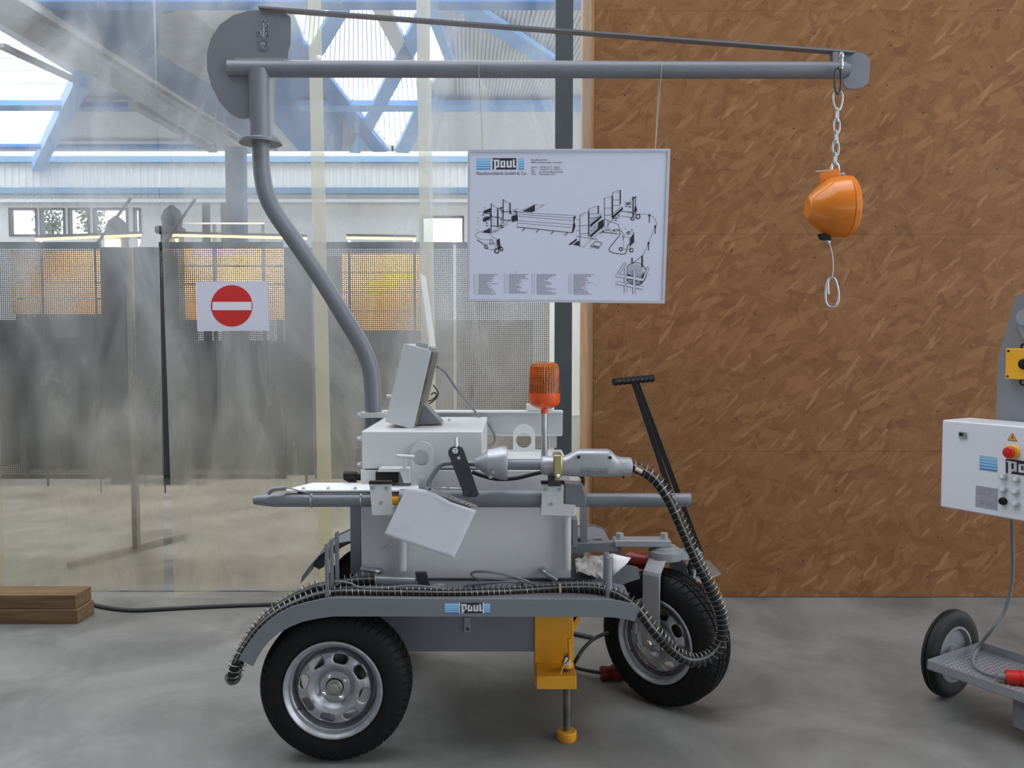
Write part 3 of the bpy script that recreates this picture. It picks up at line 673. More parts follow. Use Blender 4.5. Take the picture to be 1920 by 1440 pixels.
# header logo: logo pixel box (210..1570, 305..615) -> poster px (893..983, 296..319)
lp = lambda u, v: pp(893+(u-210)/1360*90, 296.5+(v-305)/310*21.5)
logo(t, lp, PN*.0004)
tx = MB(); k = .0012
text_faces(tx, 'Maschinenfabrik GmbH & Co.', S(8.6, 4), pp(893, 328, k), X0, U0, .90); 
for i, s in enumerate(['Max-Paul-Straße 1', '88525 Dürmentingen / Germany']): text_faces(tx, s, S(4.6, 4), pp(996, 301.5+i*4.6, k), X0, U0, .95)
for i, (a, b) in enumerate([('Phone', '+49 (0) 73 71 / 500-0'), ('Fax', '+49 (0) 73 71 / 500-111'), ('Mail', 'spannbeton@paul-d.com'), ('Web', 'www.paul-d.com')]):
    text_faces(tx, a, S(4.6, 4), pp(996, 315+i*4.4, k), X0, U0, .95); text_faces(tx, b, S(4.6, 4), pp(1011, 315+i*4.4, k), X0, U0, .95)
obj('lettering', tx, ink, t)
# list blocks
tb = MB(); tbr = MB()
for (x0, n, heads) in [(897, 20, 'D'), (954, 19, 'GB'), (1006, 20, 'F'), (1075, 20, 'E')]:
    text_faces(tb, heads, S(3, 4), pp(x0+11, 511, k), X0, U0)
    for bx in (x0-8.5,):
        tb.add([pp(bx, 513, k), pp(bx+.5, 513, k), pp(bx+.5, 552, k), pp(bx, 552, k)], [(0, 1, 2, 3)])
    for i in range(n):
        y = 514+i*1.95; x = x0; end = x0+random.choice([16, 18, 22, 26, 34, 20, 14]) if i > 3 else x0+34-i*3
        if i >= n-2: end = x0+30
        tb.add([pp(x0-5, y, k), pp(x0-3.8, y, k), pp(x0-3.8, y+.8, k), pp(x0-5, y+.8, k)], [(0, 1, 2, 3)])
        while x < end:
            wl = random.uniform(2.5, 7); (tbr if (x0 == 1075 and i in (11, 12) and x > 1085) else tb).add([pp(x, y, k), pp(x+wl, y, k), pp(x+wl, y+.85, k), pp(x, y+.85, k)], [(0, 1, 2, 3)]); x += wl+.7
obj('legend_text', tb, inkg, t)
if tbr.v: obj('legend_text', tbr, mat('faded_red_ink', (.5, .2, .3), .6), t)
# line drawing
dr = MB()
def L_(*pts, w=.55):
    for a, b in zip(pts[:-1], pts[1:]):
        A, B = pp(*a, k), pp(*b, k)
        if (B-A).length > 1e-5: d = (B-A).normalized(); s_ = d.cross(PN)*S(w, 4)/2; dr.add([A-s_-d*S(w, 4)*.3, A+s_-d*S(w, 4)*.3, B+s_+d*S(w, 4)*.3, B-s_+d*S(w, 4)*.3], [(0, 1, 2, 3)])
def Fp(*pts): dr.flat([pp(*p, k) for p in pts])
def LC(pts, w=.6, kk=5): 
    c = catmull([V((x, y, 0)) for x, y in pts], kk); L_(*[(p.x, p.y) for p in c], w=w)
def tx_(s, x, y, sz=3.4): text_faces(dr, s, S(sz, 4), pp(x, y, k), X0, U0)
# left abutment plates
for (x0, y0, x1, y1, bot, mid) in [(920.5, 382, 934.5, 390, 436, (406, 423)), (943, 374, 957.5, 381, 412, (396, 412))]:
    L_((x0, y0), (x1-2, y1)); L_((x0+.5, bot), (x0+.5, y0), w=1.6); Fp((x1-2.5, y1), (x1, y1-1), (x1+.3, bot-12), (x1-2.3, bot-10))
    for mm in mid: L_((x0-1, mm), (x1+2, mm+1), w=1); L_((x0-1, mm+1.8), (x1+2, mm+2.5), w=.5)
L_((921, 436), (935, 432)); L_((957, 413), (922, 437), w=.7); L_((953, 420), (926, 438), w=.4)
Fp((908, 395), (920, 390), (920, 396), (910, 400)); Fp((905, 410), (919, 405), (919, 411), (906, 416)); Fp((903, 436), (919, 427), (919.5, 437.5))
for i in range(26):
    x = random.uniform(903, 920); y = random.uniform(392, 424); L_((x, y), (x+random.uniform(1.5, 5), y+random.uniform(-2, 2)), w=random.uniform(.6, 1.6))
for i in range(30):
    x = random.uniform(936, 943); y = random.uniform(388, 430); L_((x, y), (x+random.uniform(1, 3.5), y+random.uniform(-2, 2)), w=random.uniform(.6, 1.6))
for i in range(18):
    x = random.uniform(958, 968); y = random.uniform(392, 412); L_((x, y), (x+random.uniform(1, 3.5), y+random.uniform(-2, 2)), w=random.uniform(.6, 1.4))
Fp((958, 407), (970, 401.5), (971.5, 413), (961, 416.5)); 
for s, x, y in [('13b', 906, 390), ('11d', 895, 398.5), ('13a', 894, 409.5), ('11b', 894, 416), ('14d', 893, 432), ('12', 946, 380), ('13', 923, 389), ('3b', 925, 399), ('14b', 923.5, 414), ('5a', 924, 420), ('14c', 924, 433), ('H', 970, 393)]: tx_(s, x, y, 3)
# pit and girder
L_((971, 397.5), (1003, 383.5), (1021, 384.5), (1000, 396)); Fp((979, 396.5), (1003, 383.8), (1003, 395.3), (998, 398))
for (ya, yb_, xr) in [(398, 404.5, 1080), (401.5, 409, 1075), (405.5, 414, 1075), (413.5, 421.5, 1076), (418, 427, 1073)]: L_((971, ya), (xr, yb_), w=.6)
L_((970, 425), (970, 401)); L_((970, 425.5), (1073, 436.5), w=1.3)
Fp((1075, 407), (1080, 404.5), (1077, 415), (1079, 424), (1075, 436.5), (1072.5, 435), (1074, 424), (1075.5, 416))
for x in (984, 1010, 1038, 1064): L_((x, 427+(x-970)*.1), (x-5, 432+(x-970)*.1), w=1.4)
# small cart lower left
LC([(919, 430), (905, 433), (892, 439), (897, 447), (908, 449), (920, 449.5)]); LC([(919, 437), (923, 444), (932, 448)])
L_((895, 450), (909, 459), w=1.3); L_((909, 458), (922, 455), (930, 457), (929, 468), (914, 467), (909, 458)); L_((919, 449), (924, 450), (925, 458), (919, 458), (919, 449), w=.9)
Fp((931, 450), (937, 447), (938, 459), (932, 461)); L_(*circ(911.5, 463, 3, 10), w=1.6); L_(*circ(931.5, 470.5, 4, 12), w=2); L_(*circ(940, 467, 3, 12), w=2); Fp((932, 462), (939, 459), (940, 465), (934, 467)); tx_('4', 942, 458, 3)
# right abutment
for (x0, y0, x1, y1, bot) in [(1087, 403, 1104, 397, 462), (1104, 391.5, 1122, 386, 420), (1133, 372, 1148, 367, 425), (1148.5, 361, 1163, 356, 402)]:
    L_((x0, y0), (x1, y1)); L_((x0+.3, bot), (x0+.3, y0), w=1); Fp((x1-1.2, y1+.5), (x1+1, y1-.3), (x1+1, bot-20), (x1-1.2, bot-18)); 
    for q in (.35, .6): yy = y0+(bot-y0)*q; L_((x0, yy), (x1, yy-1), w=.8)
L_((1087, 462), (1095, 463), (1104, 453)); Fp((1065, 459), (1081, 447), (1082, 450), (1071, 459)); Fp((1074, 459), (1083, 452), (1086.5, 452), (1086.5, 461))
for (xa, ya, xb, yb_) in [(1106, 420, 1128, 406), (1106, 440, 1131, 423), (1147, 405, 1168, 391)]:
    L_((xa, ya-3), (xb-2, yb_-4), w=.8); Fp((xa, ya+1), (xb, yb_-3), (xb, yb_+2), (xa+1, ya+6))
Fp((1121, 417), (1132, 411), (1132, 425), (1122, 432))
for i in range(26):
    x = random.uniform(1106, 1130); y = random.uniform(408, 440); L_((x, y), (x+random.uniform(1.5, 5), y-random.uniform(0, 3)), w=random.uniform(.5, 1.2))
for i in range(16):
    x = random.uniform(1145, 1160); y = random.uniform(402, 414); L_((x, y), (x+random.uniform(1.5, 4), y-random.uniform(0, 2)), w=random.uniform(.5, 1.1))
L_((1081, 443), (1120, 449), w=.8); L_((1105, 452), (1120, 440), w=.7); L_((1080, 411), (1087, 412)); L_((1080, 424), (1087, 424)); L_((1080, 432), (1087, 433))
L_((1117, 452), (1129, 455), (1122, 466), (1107, 462), (1117, 452), w=1); L_((1112, 461), (1122, 463), w=2)
L_((1134, 411), (1160, 421), (1160, 425), (1168, 437), (1168, 449), w=.8); L_((1134, 428), (1150, 410), w=.7); L_((1140, 412), (1140, 430), w=.7)
for i in range(22):
    x = random.uniform(1128, 1158); L_((x, random.uniform(428, 434)), (x+random.uniform(1, 4), random.uniform(428, 436)), w=.7)
L_((1127, 435), (1158, 438.5), w=1.3); LC([(1156, 430), (1162, 433), (1161, 442), (1148, 458), (1142, 468), (1150, 474), (1171, 476), (1175, 467), (1178, 459), (1181, 457)], w=1.3)
for s, x, y in [('12', 1090, 406), ('12', 1108, 396), ('12', 1141, 373), ('12', 1156, 362), ('11c', 1124, 401), ('10', 1126, 443), ('1', 1145, 444), ('2a', 1171, 430), ('2', 1190, 455), ('1b', 1105, 467), ('4', 1112, 425), ('8', 1179, 376), ('9', 1176, 404), ('7', 1221, 400), ('7', 1232, 422), ('7', 1221, 453), ('3', 1216, 517), ('6', 1180, 546)]: tx_(s, x, y, 3.2)
# pump box
L_((1169, 444), (1178, 433), (1189, 436), (1183, 446), (1169, 444)); Fp((1182, 446), (1189, 436), (1189, 454), (1181, 462)); L_((1169, 444), (1169, 467), (1181, 468), (1181, 446)); L_(*circ(1179, 437, 2.2, 8), w=1.4); L_((1183, 431), (1187, 431), w=1.2)
L_(*circ(1164, 467, 3, 10), w=1.8); L_(*circ(1184, 469, 3.3, 10), w=1.8)
# strand cart top right
L_((1187, 369), (1187, 405), w=2.2); L_((1191.5, 369), (1191.5, 402), w=1.4); L_((1185, 373), (1193, 369), w=2); L_((1166, 405), (1186, 408), (1190, 400), (1168, 396), w=.8); L_(*circ(1196, 406, 4, 12), w=2); L_(*circ(1186, 410, 3, 12), w=1.6); Fp((1190, 388), (1193, 387), (1195, 396), (1189, 398))
for i in range(18):
    x = random.uniform(1171, 1182); y = random.uniform(378, 392); L_((x, y), (x+random.uniform(1, 3), y+random.uniform(-2, 2)), w=1.1)
L_((1164, 396), (1186, 398), w=1); LC([(1198, 401), (1212, 402), (1222, 405), (1229, 412), (1231, 420), (1228, 426), (1218, 450), (1206, 478)], w=.6)
for x, y in ((1217.5, 402), (1228.5, 423), (1216, 454)): Fp((x-2, y), (x+2, y), (x+1.5, y+4), (x-1.5, y+4)); L_((x, y), (x, y+15), w=1.6)
# coil of strand in timber cradle
c0 = [(1192+20*math.cos(q), 513+21*math.sin(q)) for q in [i*2*math.pi/22 for i in range(22)]]; L_(*(c0+[c0[0]]), w=1)
for i in range(16): 
    y = 494+i*2.5; hw = math.sqrt(max(0, 21**2-(y-513)**2))*.92; L_((1192-hw, y), (1192+hw*random.uniform(.6, 1), y+2.5), w=.5+.04*i)
Fp((1175, 513), (1192, 520), (1194, 528), (1178, 522)); Fp((1204, 515), (1210, 510), (1212, 500), (1208, 522), (1200, 535)); L_((1206, 478), (1186, 494), w=.9); L_((1204, 480), (1204, 500), w=3); L_((1185, 484), (1185, 494), w=2.4)
obj('diagram_ink', dr, ink, t)
# timber bars of the cradle: paper-coloured with ink outline
cr = MB(); ol = MB()
def tb_(a, b, w):
    A, B = pp(*a, .0018), pp(*b, .0018); d = (B-A).normalized(); s_ = d.cross(PN)
    ol.add([A-s_*S(w+1, 4)/2, A+s_*S(w+1, 4)/2, B+s_*S(w+1, 4)/2, B-s_*S(w+1, 4)/2], [(0, 1, 2, 3)])
    A, B = A+PN*.0005, B+PN*.0005; cr.add([A-s_*S(w-.5, 4)/2, A+s_*S(w-.5, 4)/2, B+s_*S(w-.5, 4)/2, B-s_*S(w-.5, 4)/2], [(0, 1, 2, 3)])
tb_((1160, 512), (1173, 492), 3.4); tb_((1206, 524), (1216, 500), 3.4); tb_((1173, 502), (1172.5, 548), 4); tb_((1189.5, 506), (1188.5, 551), 4); tb_((1155, 516), (1206, 525), 5); tb_((1155, 530), (1206, 540), 5)
obj('diagram_ink', ol, ink, t); obj('diagram_timber', cr, poster, t)
for (x0, y0, x1, y1) in [(898, 116, 905, 280), (1240, 116, 1229, 278)]:
    m_ = MB(); top = W(x0, 150, YC-.045); low = pp(x1, y1, .0); zt_ = W(x0, 116, YC).z; R_ = S(16.2, YC); cz = W(1000, 130.5, YC).z
    P = [low, V((top.x, YC-R_, cz-R_*.6)), V((top.x, YC-R_-.001, cz)), V((top.x, YC-R_*.7, cz+R_*.72)), V((top.x, YC, cz+R_+.001)), V((top.x, YC+R_*.7, cz+R_*.72)), V((top.x, YC+R_, cz)), V((top.x, YC+R_*.5, cz-R_*.9)), V((low.x, low.y+.01, low.z))]
    m_.tube(P, .0016, 6); obj('string', m_, twine, t)

# ================================================================ CART
cart = thing('stressing_cart', (0, 3.7, 0), 'three-wheeled grey and white hydraulic workshop cart in the centre', 'cart')
Yf = 3.08; Yb = 4.32
SH = W(900, 1127, Yf).z       # shelf height
# fender side plates (near with curved arch, far likewise)
arc_o = [(447, 1236), (456, 1220), (468, 1202), (482, 1184), (500, 1166), (520, 1151), (545, 1138), (572, 1130), (600, 1124), (625, 1121)]
arc_i = [(474, 1250), (482, 1234), (494, 1215), (508, 1199), (524, 1186), (545, 1175), (568, 1166), (595, 1160), (625, 1156)]
out = [(447, 1236)]+arc_o[1:]+[(900, 1123), (1140, 1124), (1160, 1126), (1190, 1133), (1198, 1138), (1199, 1146), (1190, 1166), (1180, 1163), (1150, 1158), (1120, 1157)]+list(reversed(arc_i))
near = [W(x, y, Yf) for x, y in out]
m_ = MB(); m_.prism(near, (0, .006, 0)); fp = obj('side_plate', m_, sheetg, cart, bevel=.001)
far_o = [(588, 1062), (591, 1050), (604, 1032), (620, 1014), (638, 1000), (657, 991), (685, 986), (1090, 985), (1115, 984), (1133, 991)]
far = [W(x, y, Yb) for x, y in far_o+[(1133, 998), (1127, 1014), (1110, 1010), (690, 1011), (660, 1017), (640, 1027), (622, 1042), (606, 1064), (598, 1068)]]
m_ = MB(); m_.prism(far, (0, .006, 0)); obj('side_plate', m_, sheetg, cart, bevel=.001)
lp = lambda u, v: W(834+(u-210)/1360*85, 1130+(v-305)/310*19.5, Yf-.0005)
logo(fp, lp, V((0, -.0005, 0)))
# fender top sheets (inside the side plates)
top_e = [W(x, y+7, Yf) for x, y in arc_o]+[W(1150, 1131, Yf), W(1190, 1140, Yf)]
def ribbon(edge, y0, y1, th=.004):
    m = MB(); n = len(edge); vs = []
    for p in edge: vs += [V((p.x, y0, p.z)), V((p.x, y1, p.z)), V((p.x, y1, p.z-th)), V((p.x, y0, p.z-th))]
    fs = []
    for i in range(n-1):
        for k_ in range(4): fs.append((i*4+k_, i*4+(k_+1) % 4, (i+1)*4+(k_+1) % 4, (i+1)*4+k_))
    fs += [(0, 1, 2, 3), tuple(4*(n-1)+q for q in (3, 2, 1, 0))]
    return m.add(vs, fs)
obj('fender', ribbon(top_e, Yf+.006, 3.37), sheetg, cart); obj('fender', ribbon([W(x, y+3, Yb) for x, y in far_o], 4.05, Yb), sheetg, cart)
# chassis
zA, zB = W(900, 1150, 3.4).z, W(900, 1222, 3.4).z
m_ = MB(); a = W(750, 1200, 3.4).x; b = W(1003, 1200, 3.4).x; c = W(1118, 1160, 3.4).x; zc = SH-.01
m_.prism([(a-.1, 3.40, zc), (c, 3.40, zc), (c-.015, 3.40, zc-.07), (b+.12, 3.40, zB+.06), (b, 3.40, zB), (a, 3.40, zB), (a-.1, 3.40, zB+.1)], (0, .6, 0)); obj('chassis', m_, sheetg, cart, bevel=.003)
m_ = MB(); m_.bb((-.66, 3.36, zc), (.33, 4.03, zc+.012)); obj('deck_plate', m_, dgrey, cart)
m_ = MB(); A = W(633, 1298, 3.185); hubz = A.z; m_.cyl((A.x, 3.2, hubz), (A.x, 4.2, hubz), .03, 16); obj('axle', m_, dgrey, cart)
for y in (3.45, 3.95):
    m_ = MB(); m_.bar((A.x-.02, y, hubz), (A.x+.24, y, hubz+.12), .09, .03); obj('trailing_arm', m_, sheetg, cart)
# small vertical latch under the plate
m_ = MB(); m_.pprism([(870, 1158), (882, 1158), (882, 1186), (870, 1186)], 3.39, .008, [circ(876.5, 1179, 3.6, 14)]); obj('latch', m_, lgrey, cart, bevel=.001)

# ---------------- wheels
def wheel(c, n, parent, R=.283, w=.088):
    c = V(c); u, v, a = frame(n)
    prof = [(w-.030, .178, 0), (w-.012, .184, 0), (w-.004, .196, 0), (w, .205, 0), (w+.002, .222, 0), (w+.001, .226, 0), (w, .240, 0), (w-.006, .256, 0), (w-.012, .266, 1), (w-.022, .275, 1), (w-.034, .280, 1), (w-.036, .274, 2), (w-.042, .274, 2), (w-.044, .282, 1), (w-.062, .283, 1), (w-.064, .276, 2), (w-.070, .276, 2), (w-.072, .283, 1), (w-.088, .283, 1)]
    prof = [(t_, r if r < .2 else r+((R-.283)*(r-.2)/.083 if r != R else 0), g) for t_, r, g in prof]
    prof = prof+[(-t_, r, g) for t_, r, g in reversed(prof[:-1])]
    ang = []; NB = 54
    for i in range(NB):
        for (f_, g_) in ((0, 1), (.13, 1), (.17, 0), (.96, 0)): ang.append(((i+f_)*2*math.pi/NB, g_))
    N = len(ang); vs = []; fs = []
    for (t_, r, g) in prof:
        for (q, gr) in ang:
            sk = .10*abs(t_)/w
            rr = r-(.0065 if (g == 1 and gr) else 0); vs.append(c+a*t_+(u*math.cos(q+sk)+v*math.sin(q+sk))*rr)
    M = len(prof)
    for j in range(M-1):
        for i in range(N): fs.append((j*N+i, j*N+(i+1) % N, (j+1)*N+(i+1) % N, (j+1)*N+i))
    m = MB(); m.add(vs, fs); ty = obj('wheel', m, tyrem, parent, smooth=30, org=c, label='black treaded tyre on a silver steel rim')
    m = MB(); m.lathe([(w-.020, .180), (w-.002, .192), (w+.003, .190), (w+.004, .186), (w+.001, .181), (w-.006, .177), (w-.009, .172), (w-.028, .169), (w-.031, .165), (w-.074, .163), (-w+.03, .158), (-w+.01, .170), (-w, .186), (-w+.002, .190), (-w+.02, .182), (-w+.035, .168), (w-.074, .172)], c, a, 64, closed=True); obj('rim', m, rimm, ty)
    # pressed disc with eight oval windows
    n_a, n_r = 192, 32; r0, r1 = .022, .164
    def hgt(r):
        ks = [(.0, w-.040), (.030, w-.040), (.058, w-.042), (.063, w-.048), (.070, w-.040), (.084, w-.024), (.098, w-.016), (.118, w-.018), (.138, w-.028), (.145, w-.066), (.170, w-.078)]
        for (ra, ha), (rb, hb) in zip(ks[:-1], ks[1:]):
            if r <= rb: t_ = (r-ra)/(rb-ra); t_ = t_*t_*(3-2*t_)*.5+t_*.5; return ha+(hb-ha)*t_
        return ks[-1][1]
    hc = [(.118*math.cos(k_*math.pi/4+.558), .118*math.sin(k_*math.pi/4+.558), k_*math.pi/4+.558) for k_ in range(8)]
    def hole(x, y):
        for hx, hy, q in hc:
            dr_ = (x-hx)*math.cos(q)+(y-hy)*math.sin(q); dt = -(x-hx)*math.sin(q)+(y-hy)*math.cos(q)
            e = abs(dr_/.0185)**2.6+abs(dt/.029)**2.6
            if e < 3: return e, hx, hy, q, dr_, dt
        return None
    P2 = {}; 
    for j in range(n_r+1):
        for i in range(n_a):
            r = r0+(r1-r0)*j/n_r; q = 2*math.pi*i/n_a; P2[(i, j)] = (r*math.cos(q), r*math.sin(q))
    keep = []
    for j in range(n_r):
        for i in range(n_a):
            ids = [(i, j), ((i+1) % n_a, j), ((i+1) % n_a, j+1), (i, j+1)]
            cx = sum(P2[k_][0] for k_ in ids)/4; cy = sum(P2[k_][1] for k_ in ids)/4; h = hole(cx, cy)
            if h and h[0] < 1: continue
            keep.append(ids)
    cnt = {}
    for ids in keep:
        for k_ in ids: cnt[k_] = cnt.get(k_, 0)+1
    for k_, n__ in cnt.items():
        if n__ < 4 and 0 < k_[1] < n_r:
            h = hole(*P2[k_])
            if h:
                e, hx, hy, q, dr_, dt = h; s_ = (1/e)**(1/2.6); dr_ *= s_; dt *= s_
                P2[k_] = (hx+dr_*math.cos(q)-dt*math.sin(q), hy+dr_*math.sin(q)+dt*math.cos(q))
    idx = {k_: i for i, k_ in enumerate(cnt)}
    m = MB(); vs = []
    for k_ in cnt:
        x, y = P2[k_]; r = math.hypot(x, y); h = hgt(r)
        hh = hole(x, y)
        if hh and hh[0] < 1.6: h -= .004*max(0, (1.6-hh[0])/.6)
        vs.append(c+a*h+u*x+v*y)
    m.add(vs, [tuple(idx[k_] for k_ in ids) for ids in keep]); d = obj('wheel_disc', m, rimm, ty, smooth=50)
    so_ = d.modifiers.new('thickness', 'SOLIDIFY'); so_.thickness = .004; so_.offset = 0
    m = MB(); m.lathe([(w-.042, .031), (w-.030, .031), (w-.028, .027), (w-.032, .026), (w-.032, .020), (w-.024, .018), (w-.022, .012), (w-.022, .001)], c, a, 32, cap=False); obj('hub_cap', m, zinc, ty)
    m = MB(); m.torus(c+a*(w-.037), a, .031, .004, 36, 8); obj('hub_seal', m, blackp, ty)
    for k_ in range(4):
        q = k_*math.pi/2+.54; p = c+(u*math.cos(q)+v*math.sin(q))*.048+a*(w-.042)
        m = MB(); m.lathe([(0, .0125), (.004, .0125), (.005, .0105), (.015, .0105), (.019, .007)], p, a, 6); obj('wheel_bolt', m, chrome, ty)
    m = MB(); q = 3.7; p = c+(u*math.cos(q)+v*math.sin(q))*.160+a*(w-.03); m.cyl(p, p+a*.02-(u*math.cos(q)+v*math.sin(q))*.012, .004, 8); obj('valve', m, blackp, ty)
    # brake drum behind
    m = MB(); m.lathe([(w-.05, .07), (w-.055, .105), (-.06, .105), (-.06, .02)], c, a, 32); obj('brake_drum', m, dgrey, ty)
RW = .292
wheel((A.x, 3.185, RW), (0, -1, 0), cart, R=RW)
wheel((A.x, 4.215, RW), (0, 1, 0), cart, R=RW)
# front steered wheel
yaw = math.radians(42); fn = V((-math.sin(yaw), -math.cos(yaw), 0))
FC = W(1246, 1200, 3.665); FC.z = .30
wheel(FC, fn, cart, R=.30)
# fork
side = V((fn.y, -fn.x, 0)); ff = -side if side.x < 0 else side     # direction in wheel plane pointing right
up = V((0, 0, 1))
PV = FC+up*.385      # pivot (above wheel)
for s_ in (1, -1):
    m = MB(); o_ = fn*s_
    path = [PV+o_*.03-up*.01, PV+o_*.062-up*.025, PV+o_*.100-up*.070, PV+o_*.106-up*.085, PV+o_*.108-up*.41]
    hw = .043
    for th in (0,):
        vs = []
        for p in path: vs += [p-ff*hw, p+ff*hw, p+ff*hw+o_*.012, p-ff*hw+o_*.012]
        fs = []
        for i in range(len(path)-1):
            for k_ in range(4): fs.append((i*4+k_, i*4+(k_+1) % 4, (i+1)*4+(k_+1) % 4, (i+1)*4+k_))
        fs += [(0, 1, 2, 3), tuple(4*(len(path)-1)+q for q in (3, 2, 1, 0))]
        m.add(vs, fs)
    obj('fork_leg', m, lgrey, cart, bevel=.003, smooth=14)
m = MB(); m.cyl(FC-fn*.12, FC+fn*.12, .014, 16); m.lathe([(0, .024), (.012, .024), (.012, .016), (.02, .012)], FC+fn*.118, fn, 6); obj('axle_bolt', m, zinc, cart)
m = MB(); m.lathe([(-.03, .075), (-.002, .078), (.008, .078), (.010, .068), (.013, .068), (.014, .058), (.020, .058), (.022, .046), (.028, .046)], PV, up, 40); obj('steering_head', m, lgrey, cart)
b0, b1 = W(1151, 1024, 3.66), W(1256, 1026, 3.66); zz = PV.z+.028
m = MB(); m.bb((b0.x, FC.y-.035, zz), (b1.x, FC.y+.05, zz+.03)); ta = obj('top_arm', m, lgrey, cart, bevel=.004)
for px in (1162, 1245):
    p = W(px, 1020, FC.y); m = MB(); m.lathe([(0, .024), (.004, .024), (.004, .018), (.026, .018), (.028, .014)], (p.x, FC.y, zz+.03), up, 6); obj('bolt', m, lgrey, ta)
m = MB(); m.bar((b0.x+.02, FC.y, zz), (.24, 3.7, zz-.02), .05, .04, (0, 0, 1)); m.bar(W(1165, 1032, 3.68), W(1075, 1012, 3.75), .03, .03, (0, 0, 1)); obj('frame_arm', m, sheetg, cart)
# drawbar socket bracket to the right of the head
hb = W(1305, 1062, FC.y+.12)
for s_ in (-.03, .03):
    m = MB(); m.bar(PV+V((.05, s_, -.01)), V((hb.x, hb.y+s_, PV.z-.045)), .014, .035, up); obj('drawbar_lug', m, lgrey, cart)
m = MB(); m.bar((hb.x, hb.y-.05, PV.z-.045), (hb.x, hb.y+.05, PV.z-.045), .04, .04, up); m.cyl((hb.x, hb.y-.07, PV.z-.045), (hb.x, hb.y+.07, PV.z-.045), .011, 12); obj('drawbar_pivot', m, lgrey, cart)
m = MB(); fpz = PV.z-.10
m.prism([(hb.x-.13, hb.y-.10, fpz-.02), (hb.x-.02, hb.y-.13, fpz-.05), (hb.x+.10, hb.y-.06, fpz-.02), (hb.x+.08, hb.y+.08, fpz), (hb.x-.10, hb.y+.06, fpz)], (0, 0, .006)); obj('brake_lever_plate', m, zinc, cart)
m = MB(); m.lathe([(0, .009), (.04, .009), (.04, .014), (.055, .014), (.055, .01), (.12, .01), (.12, .016), (.13, .016)], W(1300, 1120, hb.y-.09), up, 10); obj('lock_pin', m, zinc, cart)
m = MB(); q = W(1264, 1080, hb.y-.08); m.bar(q, q+V((.05, 0, -.05)), .03, .012); m.cyl(q-V((0, .02, 0)), q+V((0, .02, 0)), .014, 12); obj('lock_lug', m, zinc, cart)
# drawbar: two converging black bars with T grip
g0 = W(1190, 716, 3.86)
m = MB(); e0 = V((hb.x-.015, hb.y-.045, PV.z-.09)); e1 = V((hb.x+.035, hb.y+.045, PV.z-.06))
m.bar(e0, g0+V((-.006, -.01, 0)), .024, .016); m.bar(e1, g0+V((.010, .015, 0)), .024, .016); hd = obj('drawbar', m, blackp, cart, bevel=.002)
m = MB(); m.cyl(W(1151, 716, 3.80), W(1224, 709, 3.92), .0165, 20)
for i in range(9):
    p = W(1154, 716, 3.805).lerp(W(1221, 709.5, 3.915), i/8); m.torus(p, W(1224, 709, 3.92)-W(1151, 716, 3.80), .0165, .0025, 16, 6)
obj('grip', m, blackp, hd)
m = MB(); m.pprism([(1294, 1052), (1306, 1050), (1312, 1078), (1306, 1090), (1296, 1088), (1290, 1066)], hb.y-.09, .03); obj('drawbar_foot', m, blackp, cart, bevel=.004)

# ---------------- yellow jack stand at the front
YJ = 3.34
m = MB(); a, b = W(1003, 1156, YJ), W(1075, 1258, YJ+.09); z1 = SH-.02; zl = W(1040, 1300, YJ-.03).z
X1, X2 = W(1002, 1200, YJ+.06).x, W(1075, 1200, YJ+.06).x
m.bb((X1, YJ+.05, zl), (X2, YJ+.14, z1)); jk = obj('jack_leg', m, yellow, cart, bevel=.004)
m = MB(); a, b = W(1006, 1268, YJ-.09), W(1081, 1293, YJ-.09); m.bb((a.x, YJ-.09, b.z), (b.x, YJ+.06, a.z)); obj('jack_block', m, yellow, cart, bevel=.003)
m = MB(); m.prism([(X2, YJ+.06, z1), (X2+.10, YJ+.06, z1), (X2, YJ+.06, z1-.22)], (0, .02, 0)); obj('jack_gusset', m, yellow, cart)
jx = W(1063, 1300, YJ-.03).x; jy = YJ-.035
m = MB(); zt_ = W(1063, 1228, jy).z; m.cyl((jx, jy, .035), (jx, jy, zt_), .0145, 20)
for i in range(70):
    z_ = .05+(zt_-.06)*i/70; m.torus((jx, jy, z_), up, .0145, .0012, 16, 4)
obj('jack_screw', m, steel, cart)
m = MB(); m.lathe([(0, .036), (.006, .040), (.034, .040), (.038, .036), (.038, .016)], (jx, jy, 0), up, 32); obj('jack_foot', m, yellow, cart)
m = MB(); zz_ = W(1063, 1245, jy).z; m.lathe([(0, .024), (.022, .024)], (jx, jy, zz_-.011), up, 24); obj('jack_nut', m, yellow, cart)
m = MB(); m.cyl((jx+.012, jy-.012, zz_), W(1067, 1197, jy-.012), .0075, 12); m.cyl((jx-.012, jy+.005, zz_), W(1060, 1225, jy), .006, 10); obj('jack_handle', m, yellow, cart, label='upright yellow crank pin')
m = MB(); c = W(1061, 1243, jy-.035)
for i in range(7):
    d = V((random.uniform(-.012, .012), random.uniform(-.006, 0), random.uniform(-.014, .014))); m.add([c+d, c+d+V((.014, 0, .006)), c+d+V((.006, -.005, .018))], [(0, 1, 2)])
m.tube([c, c+V((-.012, 0, -.02)), c+V((-.02, 0, -.045))], .0015, 6); obj('tape_tie', m, white, cart)

